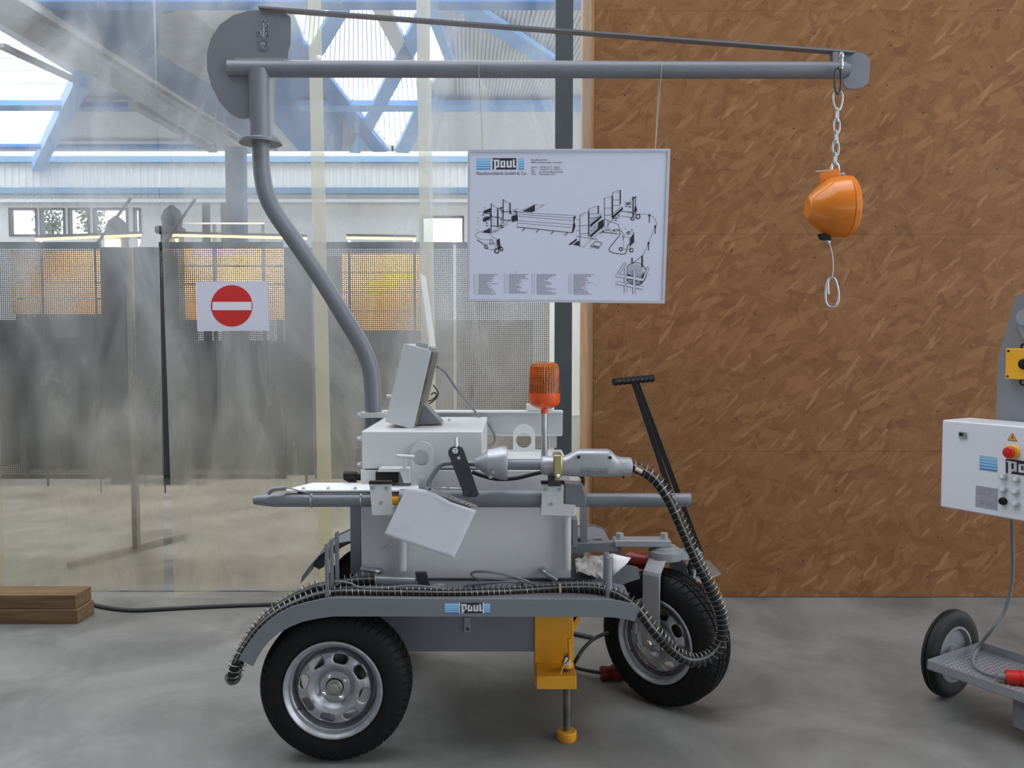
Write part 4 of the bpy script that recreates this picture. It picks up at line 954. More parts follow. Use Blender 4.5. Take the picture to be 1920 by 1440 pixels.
# ---------------- body cabinets
Y0 = 3.38; Y1 = 4.02
zt0 = W(900, 881, Y0).z; zb0 = W(900, 1090, Y0).z
xa, xb = W(677.5, 950, Y0).x, W(1071, 950, Y0).x
m = MB(); m.bb((xa, Y0, zb0), (xb, Y1, zt0)); body = obj('main_cabinet', m, cream, cart, bevel=.006)
zu = W(800, 808.5, Y0).z
xu0, xu1 = W(678, 850, Y0).x, W(905, 850, Y0).x
m = MB(); m.bb((xu0, Y0, zt0+.004), (xu1, Y1, zu)); upc = obj('upper_cabinet', m, cream, cart, bevel=.005)
for (px, py) in ((745, 797), (843, 789)):
    p = WP(px, py, V((0, 0, zu)), V((0, 0, 1))); m = MB(); boltz(m, p, up, .008, .008); obj('bolt', m, cream, upc)
for y_ in (822, 871):
    m = MB(); boltz(m, W(677, y_, Y0+.06), (-1, 0, 0), .009, .011); obj('bolt', m, cream, upc)
# raised left edge
m = MB(); m.pbox(676.5, 880, 679.5, 1090, Y0-.004, .004); obj('edge_trim', m, white, body)
# lifting eyes
def eye(x0, x1, yt, ybot, cx, cy, r, Y, nm='lifting_eye'):
    R_ = (x1-x0)/2; pts = [(x1, ybot), (x0, ybot)]+circ((x0+x1)/2, yt+R_, R_, 24, math.pi, 2*math.pi)
    m = MB(); m.pprism(pts, Y, .012, [circ(cx, cy, r, 28)]); return obj(nm, m, cream, cart, bevel=.0015)
eye(770, 813, 828, 915, 789.5, 859, 15.2, Y0-.03)
eye(962, 1003, 796, 850, 982, 826, 14.5, 3.95)
for (x, y) in ((791, 896), (734, 1021), (722.5, 1028)):
    m = MB(); boltz(m, W(x, y, Y0-.032 if y < 900 else Y0), (0, -1, 0), .009, .008); obj('bolt', m, cream, body)
# T handle latch
m = MB(); m.cyl(W(744, 855, 3.30), W(777, 857, 3.30), S(3.6, 3.3), 16); m.cyl(W(761, 858, 3.30), W(758.5, 879, 3.30), S(3.6, 3.3), 16); obj('tee_handle', m, cream, cart)
m = MB(); m.pprism([(749, 878), (768, 878), (769, 906), (757, 906), (749, 884)], 3.315, .06); m.pprism([(707, 885), (749, 885), (749, 878.5), (710, 878.5)], 3.31, .07); obj('latch_bracket', m, cream, cart, bevel=.002)
m = MB(); m.pbox(704, 885.5, 745, 906, 3.34, .05); obj('switch_window', m, blackp, cart)
# bracket plates that hold the tube
def plate(pts, holes_px, Y, nm, mm=cream):
    m = MB(); m.pprism(pts, Y, .008); o = obj(nm, m, mm, cart, bevel=.0012)
    for (x, y) in holes_px: m = MB(); boltz(m, W(x, y, Y), (0, -1, 0), .0055, .005); obj('bolt', m, zinc, o)
    return o
plate([(692, 907), (733.5, 907), (735, 950), (736, 966), (698, 966)], [(699.5, 915), (725, 915), (715, 943)], 3.195, 'tube_bracket')
plate([(1017, 909), (1057, 909), (1056, 945), (1079, 947), (1078, 968), (1014, 966)], [(1024, 918), (1050, 918), (1034.5, 945)], 3.195, 'tube_bracket')
for (x0, x1) in ((692, 733), (1015, 1058)):
    m = MB(); m.pbox(x0-.5, 903, x1+.5, 908, 3.19, .03); obj('rubber_pad', m, black, cart)
m = MB(); m.pbox(696, 950, 737, 966, 3.2, .18); m.pbox(1014, 948, 1077, 966, 3.2, .18); obj('bracket_shelf', m, cream, cart)
# vertical round tubes
for (x, y0, y1) in ((755, 960, 1069), (1063, 968, 1067)):
    m = MB(); m.cyl(W(x, y0, 3.345), W(x-.5, y1, 3.345), S(8.2, 3.345), 20); obj('socket_tube', m, cream, cart)
# chrome lever handles
for pts in ([(713, 1070), (706, 1071), (676, 1066)], [(1017, 1067), (1024, 1075), (1044, 1088)]):
    m = MB(); c0 = W(*pts[0], Y0); m.lathe([(0, .013), (.012, .013), (.03, .010)], c0, (0, -1, 0), 16)
    P = [c0+V((0, -.02, 0)), W(*pts[1], Y0-.045), W(*pts[2], Y0-.05)]
    m.tube(catmull(P, 5), .0105, 12); obj('lever_handle', m, zinc, cart, label='chrome door lever')
# white tray plate behind the tube on the left
zt_ = W(700, 912, 3.32).z
def ztp(px, py): return WZ(px, py, zt_)
m = MB(); m.prism([ztp(530, 919), ztp(586, 905), ztp(785, 905), ztp(785, 919)], (0, 0, -.006)); tp = obj('tool_tray', m, white, cart)
for x in (569, 616, 666): m = MB(); boltz(m, ztp(x, 917), up, .006, .006); obj('tray_screw', m, zinc, tp)
m = MB(); m.pprism([(550, 919), (785, 919), (785, 925), (560, 925)], 3.27, .004); obj('tray_flange', m, sheetg, tp)
# hydraulic couplings at the left
for i in range(4):
    y = 892+i*1.5; Yq = 3.42+i*.06
    m = MB(); m.cyl(W(678, y, Yq), W(664-i*1.5, y, Yq), .010, 12); m.cyl(W(668, y, Yq), W(645+i*3, y, Yq), .019, 12); obj('coupling', m, blackp, cart, label='black rubber capped hydraulic coupling')
# rear post left of body
m = MB(); a, b = W(656, 950, 3.55), W(679, 1078, 3.55); m.bb((a.x, 3.55, b.z), (b.x-.004, 3.63, W(656, 930, 3.55).z)); obj('rear_post', m, sheetg, cart, bevel=.003)
# I beam behind
zi, zj = W(900, 770, 4.1).z, W(900, 816, 4.1).z; x0_, x1_ = W(716, 775, 4.1).x, W(1055, 775, 4.1).x
m = MB(); m.bb((x0_, 4.05, zi-.008), (x1_, 4.15, zi)); m.bb((x0_, 4.096, zj), (x1_, 4.104, zi-.008)); m.bb((x0_, 4.06, zj), (x1_-.006, 4.14, zj+.007)); obj('cross_beam', m, cream, cart, bevel=.001)
m = MB(); a = W(1036, 822, 4.1); m.bb((a.x-.012, 4.08, zt0), (a.x+.02, 4.12, zj)); obj('beam_post', m, cream, cart); m = MB(); m.bb((x0_+.02, 4.08, zt0-.3), (x0_+.06, 4.12, zj)); obj('beam_post', m, cream, cart)
m = MB(); m.pbox(987, 758, 1036, 769, 4.06, .05); obj('beacon_bracket', m, cream, cart, bevel=.003)
# mast clamp
m = MB(); z_ = W(700, 777, YC).z
m.bb((W(673, 777, YC).x, YC-.05, z_-.013), (W(735, 777, YC).x, YC-.038, z_+.013)); m.bb((W(673, 777, YC).x, YC+.038, z_-.013), (W(735, 777, YC).x, YC+.05, z_+.013)); m.cyl(V((W(677, 777, YC).x, YC-.07, z_)), V((W(677, 777, YC).x, YC+.06, z_)), .007, 10); m.lathe([(0, .05), (.026, .05), (.026, .0405), (0, .0405)], V((W(700, 777, YC).x, YC, z_-.013)), up, 28, closed=True); obj('mast_clamp', m, cream, cart, bevel=.001)
# tilted console
ya, yb2 = 3.50, 3.78
sp = [(757, 645), (764, 645), (804, 656), (808, 660), (776, 800), (770, 804), (722, 791)]
prof_ = [W(x, y, ya) for x, y in sp]
m = MB(); m.prism(prof_, (0, yb2-ya, 0)); con = obj('console_box', m, coolw, cart, bevel=.002)
fr_ = [W(808, 659, ya+.01), W(813, 661, ya+.01), W(782, 797, ya+.01), W(777, 797, ya+.01)]
m = MB(); m.prism(fr_, (0, .26, 0)); obj('console_face', m, steel, con)
m = MB(); m.prism([W(794, 757, 3.6), W(828, 794, 3.6), W(777, 797, 3.6), W(783, 765, 3.6)], (0, .12, 0)); obj('console_stand', m, sheetg, con)
m = MB(); l0 = [W(784, 511, ya+.01), W(787, 511, ya+.01), W(807, 650, ya+.01), W(803, 650, ya+.01)]; m.prism(l0, (0, .25, 0)); lid = obj('console_lid', m, mat('lid_offwhite', (.74, .73, .70), .35, 0, var=.05), con)
m = MB(); m.cyl(W(806, 654, ya+.01), W(806, 654, ya+.01)+V((0, .25, 0)), .008, 12); obj('console_hinge', m, zinc, con)
m = MB(); m.pprism([(781, 640), (800, 645), (800, 652), (779, 648)], ya+.06, .05); obj('hinge_bracket', m, coolw, con)
m = MB(); m.cyl(W(729, 743, ya+.02), W(735, 744, ya+.02), .008, 12); m.sphere(W(728, 743, ya+.02), .009, 10, 6); obj('console_knob', m, cream, con)
m = MB(); m.tube(catmull([W(812, 722, ya+.1), W(820, 732, ya+.1), W(821, 742, ya+.1), W(812, 752, ya+.1), W(804, 757, ya+.1)], 5), .003, 6); m.tube(catmull([W(808, 740, ya+.1), W(815, 736, ya+.1), W(818, 742, ya+.1), W(810, 750, ya+.1), W(803, 752, ya+.1)], 5), .003, 6); obj('console_wire', m, blackp, con)
m = MB(); m.tube(catmull([W(820, 688, 3.75), W(836, 700, 3.8), W(860, 735, 3.85), (W(888, 768, 3.98)), W(898, 781, 3.99), W(912, 790, 4.045), W(922, 805, 4.05), W(928, 820, 4.04), W(924, 832, 4.03), W(912, 836, 4.0)], 6), .0055, 8); obj('console_cable', m, cableg, cart)
# beacon
YBc = 3.45
m = MB(); p0 = W(1020.5, 860, YBc); p1 = W(1018, 770, YBc); m.cyl(p0, (p0.x, YBc, p1.z), S(6.2, YBc), 20); obj('beacon_pole', m, zinc, cart)
q = S(1, YBc); bc = W(1018.5, 775, YBc); bx = p0.x
m = MB(); m.lathe([(0, 6.5*q), (9*q, 6.5*q), (9*q, 12*q), (13*q, 20*q), (17*q, 27*q), (22*q, 29.5*q), (38*q, 29.8*q), (38*q, 27*q)], (bx, YBc, bc.z), up, 40); bs_ = obj('beacon_base', m, orange2, cart)
m = MB(); N = 96
prof_b = [(38, 29.2), (42, 29), (80, 28), (88, 27), (93, 24), (96, 18), (97, 8), (97.3, .5)]
vs = []; fs = []
for j, (tt, r) in enumerate(prof_b):
    for i in range(N):
        rr = r*(1 if (i % 3 or j in (0, 7)) else .965); qq = 2*math.pi*i/N; vs.append((bx+rr*q*math.cos(qq), YBc+rr*q*math.sin(qq), bc.z+tt*q))
for j in range(len(prof_b)-1):
    for i in range(N): fs.append((j*N+i, j*N+(i+1) % N, (j+1)*N+(i+1) % N, (j+1)*N+i))
m.add(vs, fs); obj('beacon_lens', m, amber, cart, smooth=20)
m = MB()
for j in range(12): m.torus((bx, YBc, bc.z+(42+j*3.6)*q), up, (28.6-j*.1)*q, .0006, 40, 4)
obj('lens_rib', m, mat('amber_rib', (.75, .17, .01), .3), bs_)
m = MB(); m.cyl((bx, YBc, bc.z+38*q), (bx, YBc, bc.z+55*q), .02, 16); m.sphere((bx, YBc, bc.z+66*q), .018, 16, 10, (1, 1, 1.4)); m.lathe([(0, .028), (.05, .04)], (bx+.012, YBc+.01, bc.z+48*q), V((-.2, 1, 0)), 20); obj('beacon_lamp', m, steel, bs_)
m = MB(); m.pprism([(1014, 757), (1021, 757), (1021, 766), (1014, 766)], YBc-30.5*q, .004, [[(1016, 759), (1019, 759), (1019, 764), (1016, 764)]]); obj('beacon_clip', m, orange2, bs_)
# upright flat irons on the left of the shelf (row of three)
for (x, yt_, yb_, Yq) in ((612, 1020, 1120, 3.10), (621, 1012, 1104, 3.17), (631, 1000, 1094, 3.24)):
    m = MB(); a, b = W(x-3.5, yt_, Yq), W(x+2.5, yb_, Yq); m.bb((a.x, Yq, b.z-.01), (b.x, Yq+.03, a.z)); obj('hose_guide', m, sheetg, cart, bevel=.001)
m = MB(); a, b = W(1133, 1038, 3.2), W(1147, 1125, 3.12); m.cyl(W(1137, 1036, 3.22), V((W(1137, 1036, 3.22).x, 3.22, SH)), .012, 16); m.cyl(W(1142, 1046, 3.16), V((W(1142, 1046, 3.16).x, 3.16, SH-.01)), .013, 16); obj('hose_guide', m, lgrey, cart)
m = MB(); m.pprism([(1087, 1080), (1180, 1060), (1196, 1064), (1200, 1085), (1170, 1095), (1148, 1108), (1087, 1108)], 3.42, .006); obj('corner_plate', m, sheetg, cart)
# far right corner brackets behind body
m = MB(); m.pbox(1089, 948, 1101, 1016, 3.7, .04); m.pbox(1074, 975, 1083, 1026, 3.6, .1); m.bar(W(1082, 1020, 3.75), W(1150, 1031, 3.7), .035, .02); obj('hinge_post', m, sheetg, cart)
m = MB(); m.pbox(688, 1088, 690, 1100, 3.3, .02); obj('spacer', m, cream, cart)

# ================================================================ LONG STRESSING TUBE
YT = 3.25
t = thing('pulling_tube', W(900, 952, YT), 'long grey tubular ram resting in two brackets on the cart front', 'ram')
zc = W(700, 937.5, YT).z; q = S(1, YT)
def xt(px): return W(px, 937, YT).x
def tz(y, px=900): return W(px, y, YT).z
m = MB(); m.lathe([(0, 4*q), (.001, 8*q), (12*q, 10*q), (40*q, 13.2*q), (42*q, 13.0*q), (222*q, 13.0*q)], (xt(476), YT, zc), (1, 0, 0), 32); obj('nose_tube', m, grey, t)
m = MB(); m.cyl((xt(692), YT, zc), (xt(770), YT, zc), 9*q, 24); obj('inner_rod', m, yel2, t)
zc2 = W(900, 934, YT).z
m = MB(); m.cyl((xt(750), YT, zc2), (xt(1016), YT, zc2), 17.5*q, 36); obj('ram_body', m, grey, t)
m = MB(); m.pprism([(1056, 906), (1093, 908), (1100, 925), (1100, 952), (1056, 950)], YT-.04, .08); obj('end_block', m, grey, t, bevel=.008)
m = MB(); m.cyl((xt(1095), YT, zc), (xt(1294), YT, zc), 13*q, 32); obj('tail_tube', m, grey, t)
m = MB(); m.tube(catmull([W(503, 926, YT-.03), W(508, 921, YT-.03), W(515, 917, YT-.03), W(536, 915, YT-.02)], 4), .008, 12); m.lathe([(0, .009), (.02, .009)], W(527, 915.5, YT-.02), (1, 0, .05), 6); obj('hose_fitting', m, grey, t)
m = MB(); m.tube(catmull([W(536, 915, YT-.02), W(550, 917, YT-.025), (W(570, 923, YT-.035)), W(583, 925, YT-.035), W(620, 925, YT-.035), W(692, 925, YT-.035)], 5), .0026, 8); obj('control_line', m, cableg, t)
for x in (585, 678):
    m = MB(); m.torus((xt(x), YT, zc), (1, 0, 0), 13.4*q, .0022, 32, 6); m.sphere(W(x-1, 929, YT-.045), .006, 10, 6); obj('hose_clip', m, zinc, t)
m = MB(); m.tube(catmull([W(805, 916, YT-.03), W(804, 905, YT-.03), W(812, 889, YT-.03), W(826, 872, YT-.03), W(840, 868, YT-.03), W(860, 868, YT-.03), W(892, 870, YT-.03)], 6), S(5, YT), 14); obj('bent_pipe', m, grey, t)
m = MB(); cx, cy = 854, 848
pl = [(840, 850), (841, 844), (845, 839), (852, 836.5), (860, 836.5), (866, 839), (870, 846), (895, 920), (898, 927), (893, 932), (877, 932), (868, 924)]
m.pprism(pl, YT-.075, .012, [circ(860, 859, 3.4, 12)]); ba = obj('support_arm', m, dgrey, t, bevel=.001)
m = MB(); boltz(m, W(853.5, 845, YT-.075), (0, -1, 0), .008, .006); m.cyl(W(856, 838, YT-.069), W(855.5, 820, YT-.069), .0075, 12); obj('arm_pin', m, chrome, ba)
for x in (872, 889): m = MB(); m.lathe([(0, .011), (.006, .011), (.007, .007), (.014, .007)], W(x, 925, YT-.075), (0, -1, 0), 10); obj('arm_bolt', m, dgrey, ba)
m = MB(); m.lathe([(-.016, 18.2*q), (.016, 18.2*q)], (xt(886), YT, zc2), (1, 0, 0), 36); obj('clamp_band', m, grey, t)
m = MB(); m.tube(catmull([W(815, 915, YT-.04), W(850, 916, YT-.04), W(870, 917, YT-.04)], 3), .003, 8); m.lathe([(0, .006), (.014, .006)], W(837, 916, YT-.04), (1, 0, 0), 6); m.lathe([(0, .005), (.02, .005)], W(818, 915.5, YT-.04), (1, 0, 0), 6); obj('grease_line', m, chrome, t)
m = MB(); m.tube(catmull([W(885, 885, YT+.02), W(905, 892, YT+.02), W(930, 898, YT+.02), W(965, 897, YT+.02), W(1000, 889, YT+.02), W(1025, 884, YT+.02), W(1060, 880, YT+.02), W(1085, 890, YT+.02), W(1093, 897, YT+.02), W(1092, 912, YT+.01)], 6), .008, 10); obj('supply_hose', m, black, t)

# ================================================================ STRESSING GUN + SPRING-WRAPPED HOSE
YG = 3.17; q = S(1, YG)
t = thing('stressing_gun', W(1030, 903, YG), 'silver grey cast hand tool lying above the tube, trailing a black hose', 'tool')
g0_ = W(890, 868, YG)
m = MB(); m.lathe([(0, 4*q), (1*q, 7*q), (24*q, 24*q), (25*q, 25*q)], g0_, (1, 0, 0), 32); obj('nose_cone', m, alum, t)
m = MB(); m.lathe([(25*q, 26*q), (34*q, 27*q), (50*q, 31.5*q), (60*q, 32*q), (62*q, 31*q), (62*q, 12*q)], g0_, (1, 0, 0), 40); hd = obj('head', m, alum, t)
m = MB()
for (x, y) in ((925, 884), (920, 893)): m.lathe([(0, .008), (.006, .008), (.006, .004)], W(x, y, YG-.052), (0, -1, -.4), 10)
obj('set_screw', m, chrome, hd)
m = MB(); m.cyl(W(948, 871, YG), W(1030, 871, YG), 10.6*q, 28); obj('shaft', m, grey, t)
m = MB(); c = W(1013, 872.5, YG); m.lathe([(0, 12*q), (3*q, 16*q), (8*q, 18*q), (28*q, 18*q)], c, (1, 0, 0), 32); obj('collar', m, alum, t)
# housing with flat-sided hump
hp_ = [(1040, 855), (1058, 855), (1066, 852), (1078, 844), (1084, 842.5), (1140, 842.5), (1146, 845), (1156, 855), (1164, 857.5), (1182, 857.5), (1184.5, 860), (1184.5, 890), (1180, 892.5), (1150, 891.5), (1095, 892.5), (1058, 891.5), (1040, 890)]
m = MB(); vs = []; fs = []; N = 32
secs = [(1040, 855, 890, .036, 2.2), (1056, 855, 891.5, .037, 2.2), (1066, 851.5, 892, .039, 2.6), (1078, 844, 892.5, .041, 3.2), (1085, 842.2, 892.5, .042, 3.6), (1139, 842.2, 892.5, .042, 3.6), (1146, 845, 892.5, .041, 3.2), (1155, 854, 892.3, .038, 2.6), (1163, 857, 892.3, .036, 2.3), (1181, 857.5, 892.3, .036, 2.2), (1184, 859.5, 890.5, .034, 2.2), (1184.2, 866, 884, .02, 2.2)]
for (px, yt_, yb_, hw, ex) in secs:
    tp_, bt_ = W(px, yt_, YG), W(px, yb_, YG); cz = (tp_.z+bt_.z)/2; hh = (tp_.z-bt_.z)/2; x_ = W(px, 870, YG).x
    for i in range(N):
        a_ = 2*math.pi*i/N; cc, ss = math.cos(a_), math.sin(a_)
        vs.append((x_, YG+math.copysign(abs(cc)**(2/ex), cc)*hw, cz+math.copysign(abs(ss)**(2/ex), ss)*hh))
for j in range(len(secs)-1):
    for i in range(N): fs.append((j*N+i, j*N+(i+1) % N, (j+1)*N+(i+1) % N, (j+1)*N+i))
fs.append(tuple(range(N))); fs.append(tuple((len(secs)-1)*N+i for i in range(N)))
m.add(vs, fs); hs = obj('housing', m, alum, t, smooth=40)
m = MB()
for (x, y) in ((1085, 857), (1144, 858)): m.lathe([(0, .006), (.003, .006), (.003, .003)], W(x, y, YG-.043), (0, -1, 0), 12)
m.lathe([(0, .004), (.008, .004)], W(1169, 893, YG), (0, 0, -1), 8); obj('housing_screw', m, blackp, hs)
m = MB()
m.pbox(1088, 877.5, 1142, 878.5, YG-.0428, .001)
for i in range(14): m.pbox(1088+i*3.9, 880, 1089.6+i*3.9, 890, YG-.0428, .001)
obj('cooling_grille', m, grey, hs)
m = MB(); m.pbox(1038, 853.5, 1055, 894, YG-.052, .104); m.pbox(1040, 894, 1053, 903, YG-.05, .05); cl = obj('clamp', m, brass, t, bevel=.006)
m = MB(); m.lathe([(0, .0085), (.007, .0085), (.009, .006)], W(1046, 892.5, YG-.055), (0, -1, 0), 6); obj('clamp_bolt', m, chrome, cl)
m = MB(); m.pprism([(1028, 893), (1052, 893), (1052, 912), (1028, 912)], YG-.01, .05); obj('rest_block', m, dgrey, t)
# hose path
zs = SH+.035
def hp2(px, py, Y): return W(px, py, Y)
H = [W(1184, 876, 3.17), W(1205, 884, 3.165), W(1232, 905, 3.15), W(1258, 945, 3.13), W(1280, 995, 3.12), W(1305, 1050, 3.12), W(1332, 1105, 3.13), W(1352, 1155, 3.15), W(1352, 1200, 3.16), W(1330, 1232, 3.16), W(1295, 1240, 3.14), W(1262, 1222, 3.11), W(1225, 1182, 3.08), W(1200, 1148, 3.10), W(1172, 1125, 3.13), W(1148, 1113, 3.16), W(1115, 1105, 3.2), W(1070, 1104, 3.22), W(1020, 1107, 3.22), W(960, 1111, 3.2), W(900, 1113, 3.18), W(840, 1114, 3.17), W(780, 1113, 3.17), W(720, 1112, 3.17), W(670, 1111, 3.17), W(630, 1112, 3.17), W(595, 1118, 3.16), W(560, 1130, 3.15), W(525, 1147, 3.14), W(495, 1170, 3.13), W(470, 1198, 3.13), W(452, 1226, 3.12), W(441, 1250, 3.12), W(435, 1268, 3.14), W(436, 1273, 3.2), W(443, 1262, 3.25), W(453, 1232, 3.27), W(470, 1196, 3.28), W(500, 1158, 3.28), W(540, 1128, 3.28), W(590, 1104, 3.28), W(640, 1094, 3.29), W(680, 1089, 3.3), W(708, 1088, 3.31)]
P = catmull(H, 10)
m = MB(); m.tube(P, .0185, 12); hz = obj('hose', m, black, t, label='long black rubber hose wrapped in spring wire')
def helix(P, R_, pitch, rw, n=12, k=5, off=V((0, 0, 0)), j=0):
    L = [0]
    for a, b in zip(P[:-1], P[1:]): L.append(L[-1]+(b-a).length)
    tot = L[-1]; out = []; u = None; i = 0; s = 0; st = pitch/n; ph = 0
    while s < tot:
        while i < len(L)-2 and L[i+1] < s: i += 1
        f_ = (s-L[i])/max(1e-9, L[i+1]-L[i]); p = P[i].lerp(P[i+1], f_); T = (P[min(i+2, len(P)-1)]-P[max(i-1, 0)]).normalized()
        if u is None: u = frame(T)[0]
        u = (u-T*u.dot(T)).normalized(); v = T.cross(u)
        RR = R_(s) if callable(R_) else R_
        out.append(p+off+(u*math.cos(ph)+v*math.sin(ph))*RR); ph += 2*math.pi/n; s += st*(1+j*.5*math.sin(s*9))
    m = MB(); m.tube(out, rw, k); return m
obj('spring_wire', helix(P, .0275, .0225, .0014, off=V((.002, 0, .005)), j=.12), wire, hz)
P2_ = [p+V((.0, -.014, .012)) for p in P]
m = MB(); m.tube(P2_[::2], .0045, 8); obj('pilot_line', m, cableg, hz)
m = MB(); m.cyl(W(1192, 879, 3.14), W(1204, 885, 3.13), .008, 10); obj('tape_band', m, redlab, hz)
m = MB(); pq = W(1050, 1105, 3.215); m.lathe([(-.004, .022), (.004, .022)], pq, (1, 0, 0), 16); obj('cable_tie', m, redlab, hz)
# steel coupling where the hose ends
m = MB(); m.cyl(W(705, 1087, 3.31), W(780, 1090, 3.31), .022, 24); m.lathe([(0, .026), (.006, .026)], W(704, 1087, 3.31), (1, 0, 0), 24); obj('hose_coupling', m, zinc, t)
m = MB(); m.pprism([(778, 1074), (799, 1074), (805, 1100), (786, 1103)], 3.28, .02); m.cyl(W(780, 1102, 3.28), V((W(780, 1102, 3.28).x, 3.28, SH)), .006, 8); obj('coupling_bracket', m, dgrey, t)

# ================================================================ LOOSE THINGS ON THE CART
# grey control cables on the shelf
m = MB(); m.tube(catmull([W(600, 1100, 3.2), W(625, 1091, 3.18), W(655, 1093, 3.17), W(675, 1101, 3.16), W(720, 1102, 3.16), W(770, 1098, 3.16), W(820, 1102, 3.16), W(858, 1110, 3.2)], 6), .004, 8); tag(obj('signal_cable', m, cableg), 'single thin grey cable snaking along the left of the shelf', 'cable')
Pc = []
for i in range(4):
    cx, cy, rx_, ry_, tl = [(945, 1089, 62, 12, 16), (925, 1098, 55, 6, -4), (932, 1096, 48, 4, -6), (950, 1093, 55, 6, 6)][i]
    for j in range(10):
        q_ = 2*math.pi*j/10+2.6; x = cx+rx_*math.cos(q_); y = cy+ry_*math.sin(q_)+tl*math.cos(q_)*.8
        Pc.append(W(x, min(y, 1112), 3.27+.05*math.sin(q_)+.01*i))
m = MB(); m.tube(catmull(Pc, 4), .0046, 8); tag(obj('coiled_cable', m, cableg), 'loose coils of thin grey cable in front of the white cabinet', 'cable')
def crumple(corners, n, amp, name, mm, label, cat, thick=.001):
    A_, B_, C_, D_ = [V(c) for c in corners]; vs = []; fs = []; nr = (B_-A_).cross(D_-A_).normalized()
    for j in range(n+1):
        for i in range(n+1):
            s_, t_ = i/n, j/n; p = A_*(1-s_)*(1-t_)+B_*s_*(1-t_)+C_*s_*t_+D_*(1-s_)*t_
            vs.append(p+nr*random.uniform(-amp, amp))
    for j in range(n):
        for i in range(n): a = j*(n+1)+i; fs += [(a, a+1, a+n+2), (a, a+n+2, a+n+1)]
    m = MB(); m.add(vs, fs); o = obj(name, m, mm, smooth=25); md = o.modifiers.new('t', 'SOLIDIFY'); md.thickness = thick
    return tag(o, label, cat)
crumple([W(806, 1094, 3.30), W(845, 1098, 3.30), W(862, 1109, 3.26), W(808, 1107, 3.24)], 7, .008, 'plastic_scrap', plastic, 'small crumpled white plastic scrap lying on the shelf', 'wrapping')
crumple([W(1078, 1046, 3.52), W(1150, 1038, 3.55), W(1140, 1086, 3.36), W(1080, 1072, 3.36)], 12, .008, 'plastic_wrap', plastic, 'crumpled clear plastic wrap right of the white cabinet', 'wrapping')
crumple([W(1149, 1038, 3.42), W(1183, 1046, 3.42), W(1176, 1056, 3.40), W(1149, 1080, 3.38)], 3, .002, 'paper_scrap', white, 'small white paper corner beside the front wheel fork', 'paper')
# red plug stowed behind the head
t = thing('red_plug', W(1215, 1062, 3.8), 'red power plug stowed behind the steering head', 'plug')
m = MB(); m.lathe([(0, .022), (.02, .036), (.09, .038), (.095, .045), (.15, .045), (.15, .038)], W(1172, 1046, 3.8), (1, -.1, -.15), 20); obj('shell', m, darkred, t)
m = MB(); m.tube(catmull([W(1172, 1046, 3.8), W(1150, 1048, 3.82), W(1120, 1062, 3.85), W(1100, 1090, 3.9)], 4), .008, 8); obj('cord', m, cableb, t)
# white paper sheet hanging from the tube
t = thing('paper_sheet', W(800, 1046, YT-.09), 'blank white paper hanging askew in front of the cabinet', 'paper')
A_, B_, C_, D_ = (762, 914), (893, 957), (851, 1047), (720, 1003)
vs = []; fs = []; n = 16
for j in range(n+1):
    for i in range(n+1):
        s_, t_ = i/n, j/n
        x = A_[0]*(1-s_)*(1-t_)+B_[0]*s_*(1-t_)+C_[0]*s_*t_+D_[0]*(1-s_)*t_; y = A_[1]*(1-s_)*(1-t_)+B_[1]*s_*(1-t_)+C_[1]*s_*t_+D_[1]*(1-s_)*t_
        if j == 0 or t_ < .3: y -= 14*math.sin(math.pi*min(1, s_*1.6))*(1-t_/.3)*.5*(1 if s_ < .62 else 0)
        vs.append(W(x, y, YT-.095-.010*math.exp(-((s_-.25)/.15)**2)*(1-.3*t_)-.006*math.sin(s_*3)))
for j in range(n):
    for i in range(n): a = j*(n+1)+i; fs.append((a, a+1, a+n+2, a+n+1))
m = MB(); m.add(vs, fs); o = obj('sheet', m, paperm, t, smooth=180); md = o.modifiers.new('t', 'SOLIDIFY'); md.thickness = .0006
holes_s = [circ(x, y, 1.7, 8, ry=1.4) for x, y in ((841, 931), (850, 934), (861, 938), (872, 943), (878, 946))]
m = MB(); m.pprism([(800, 912), (806, 914), (896, 948), (893, 953.5), (806, 922), (796, 915)], YT-.115, .001, holes_s); obj('binding_strip', m, plastic, t)
m = MB(); m.sphere(W(806, 917, YT-.118), .004, 8, 6); obj('pin', m, blackp, t)

# ================================================================ FLOOR OBJECTS
YL = 4.86
for k_, (y0, y1, xr, dy) in enumerate([(1139, 1170, 160, 0), (1110, 1137, 155, .01)]):
    z0_ = 0 if k_ == 0 else .084; z1_ = .083 if k_ == 0 else .166
    b = WZ(146, 1170, 0); xr_ = b.x
    t_ = MB(); t_.bb((-4.2, b.y+dy, z0_), (xr_-(.0 if k_ == 0 else .015), b.y+.19, z1_))
    tag(obj('timber_beam', t_, beamw, bevel=.004), ['lower squared timber beam lying on the floor at left', 'upper timber beam stacked on another at left'][k_], 'beam', 'stacked timber beams')
FB = WZ(146, 1170, 0)
fc = [(-200, 1108), (-60, 1108), (20, 1107), (70, 1107)]
P = [WZ(x, y, .012) for x, y in [(-250, 1100), (0, 1105), (60, 1110), (110, 1122), (160, 1130), (200, 1140), (250, 1144), (320, 1141), (400, 1137), (480, 1134), (540, 1132), (620, 1132), (760, 1150), (900, 1190), (1000, 1230), (1060, 1245), (1075, 1230), (1090, 1212), (1120, 1196), (1150, 1186), (1190, 1183)]]
for p in P: p.y = max(p.y, 3.5)
P = [WZ(x, y, .012) for x, y in [(-250, 1097), (0, 1104), (60, 1106), (110, 1118), (160, 1130), (200, 1139), (250, 1144), (320, 1141), (400, 1137), (480, 1134), (560, 1132), (700, 1134), (900, 1150), (1040, 1180), (1110, 1195)]]
m = MB(); m.tube(catmull(P, 6), .012, 10); tag(obj('floor_cable', m, cableb), 'thick dark cable winding over the floor from behind the timber beams', 'cable')
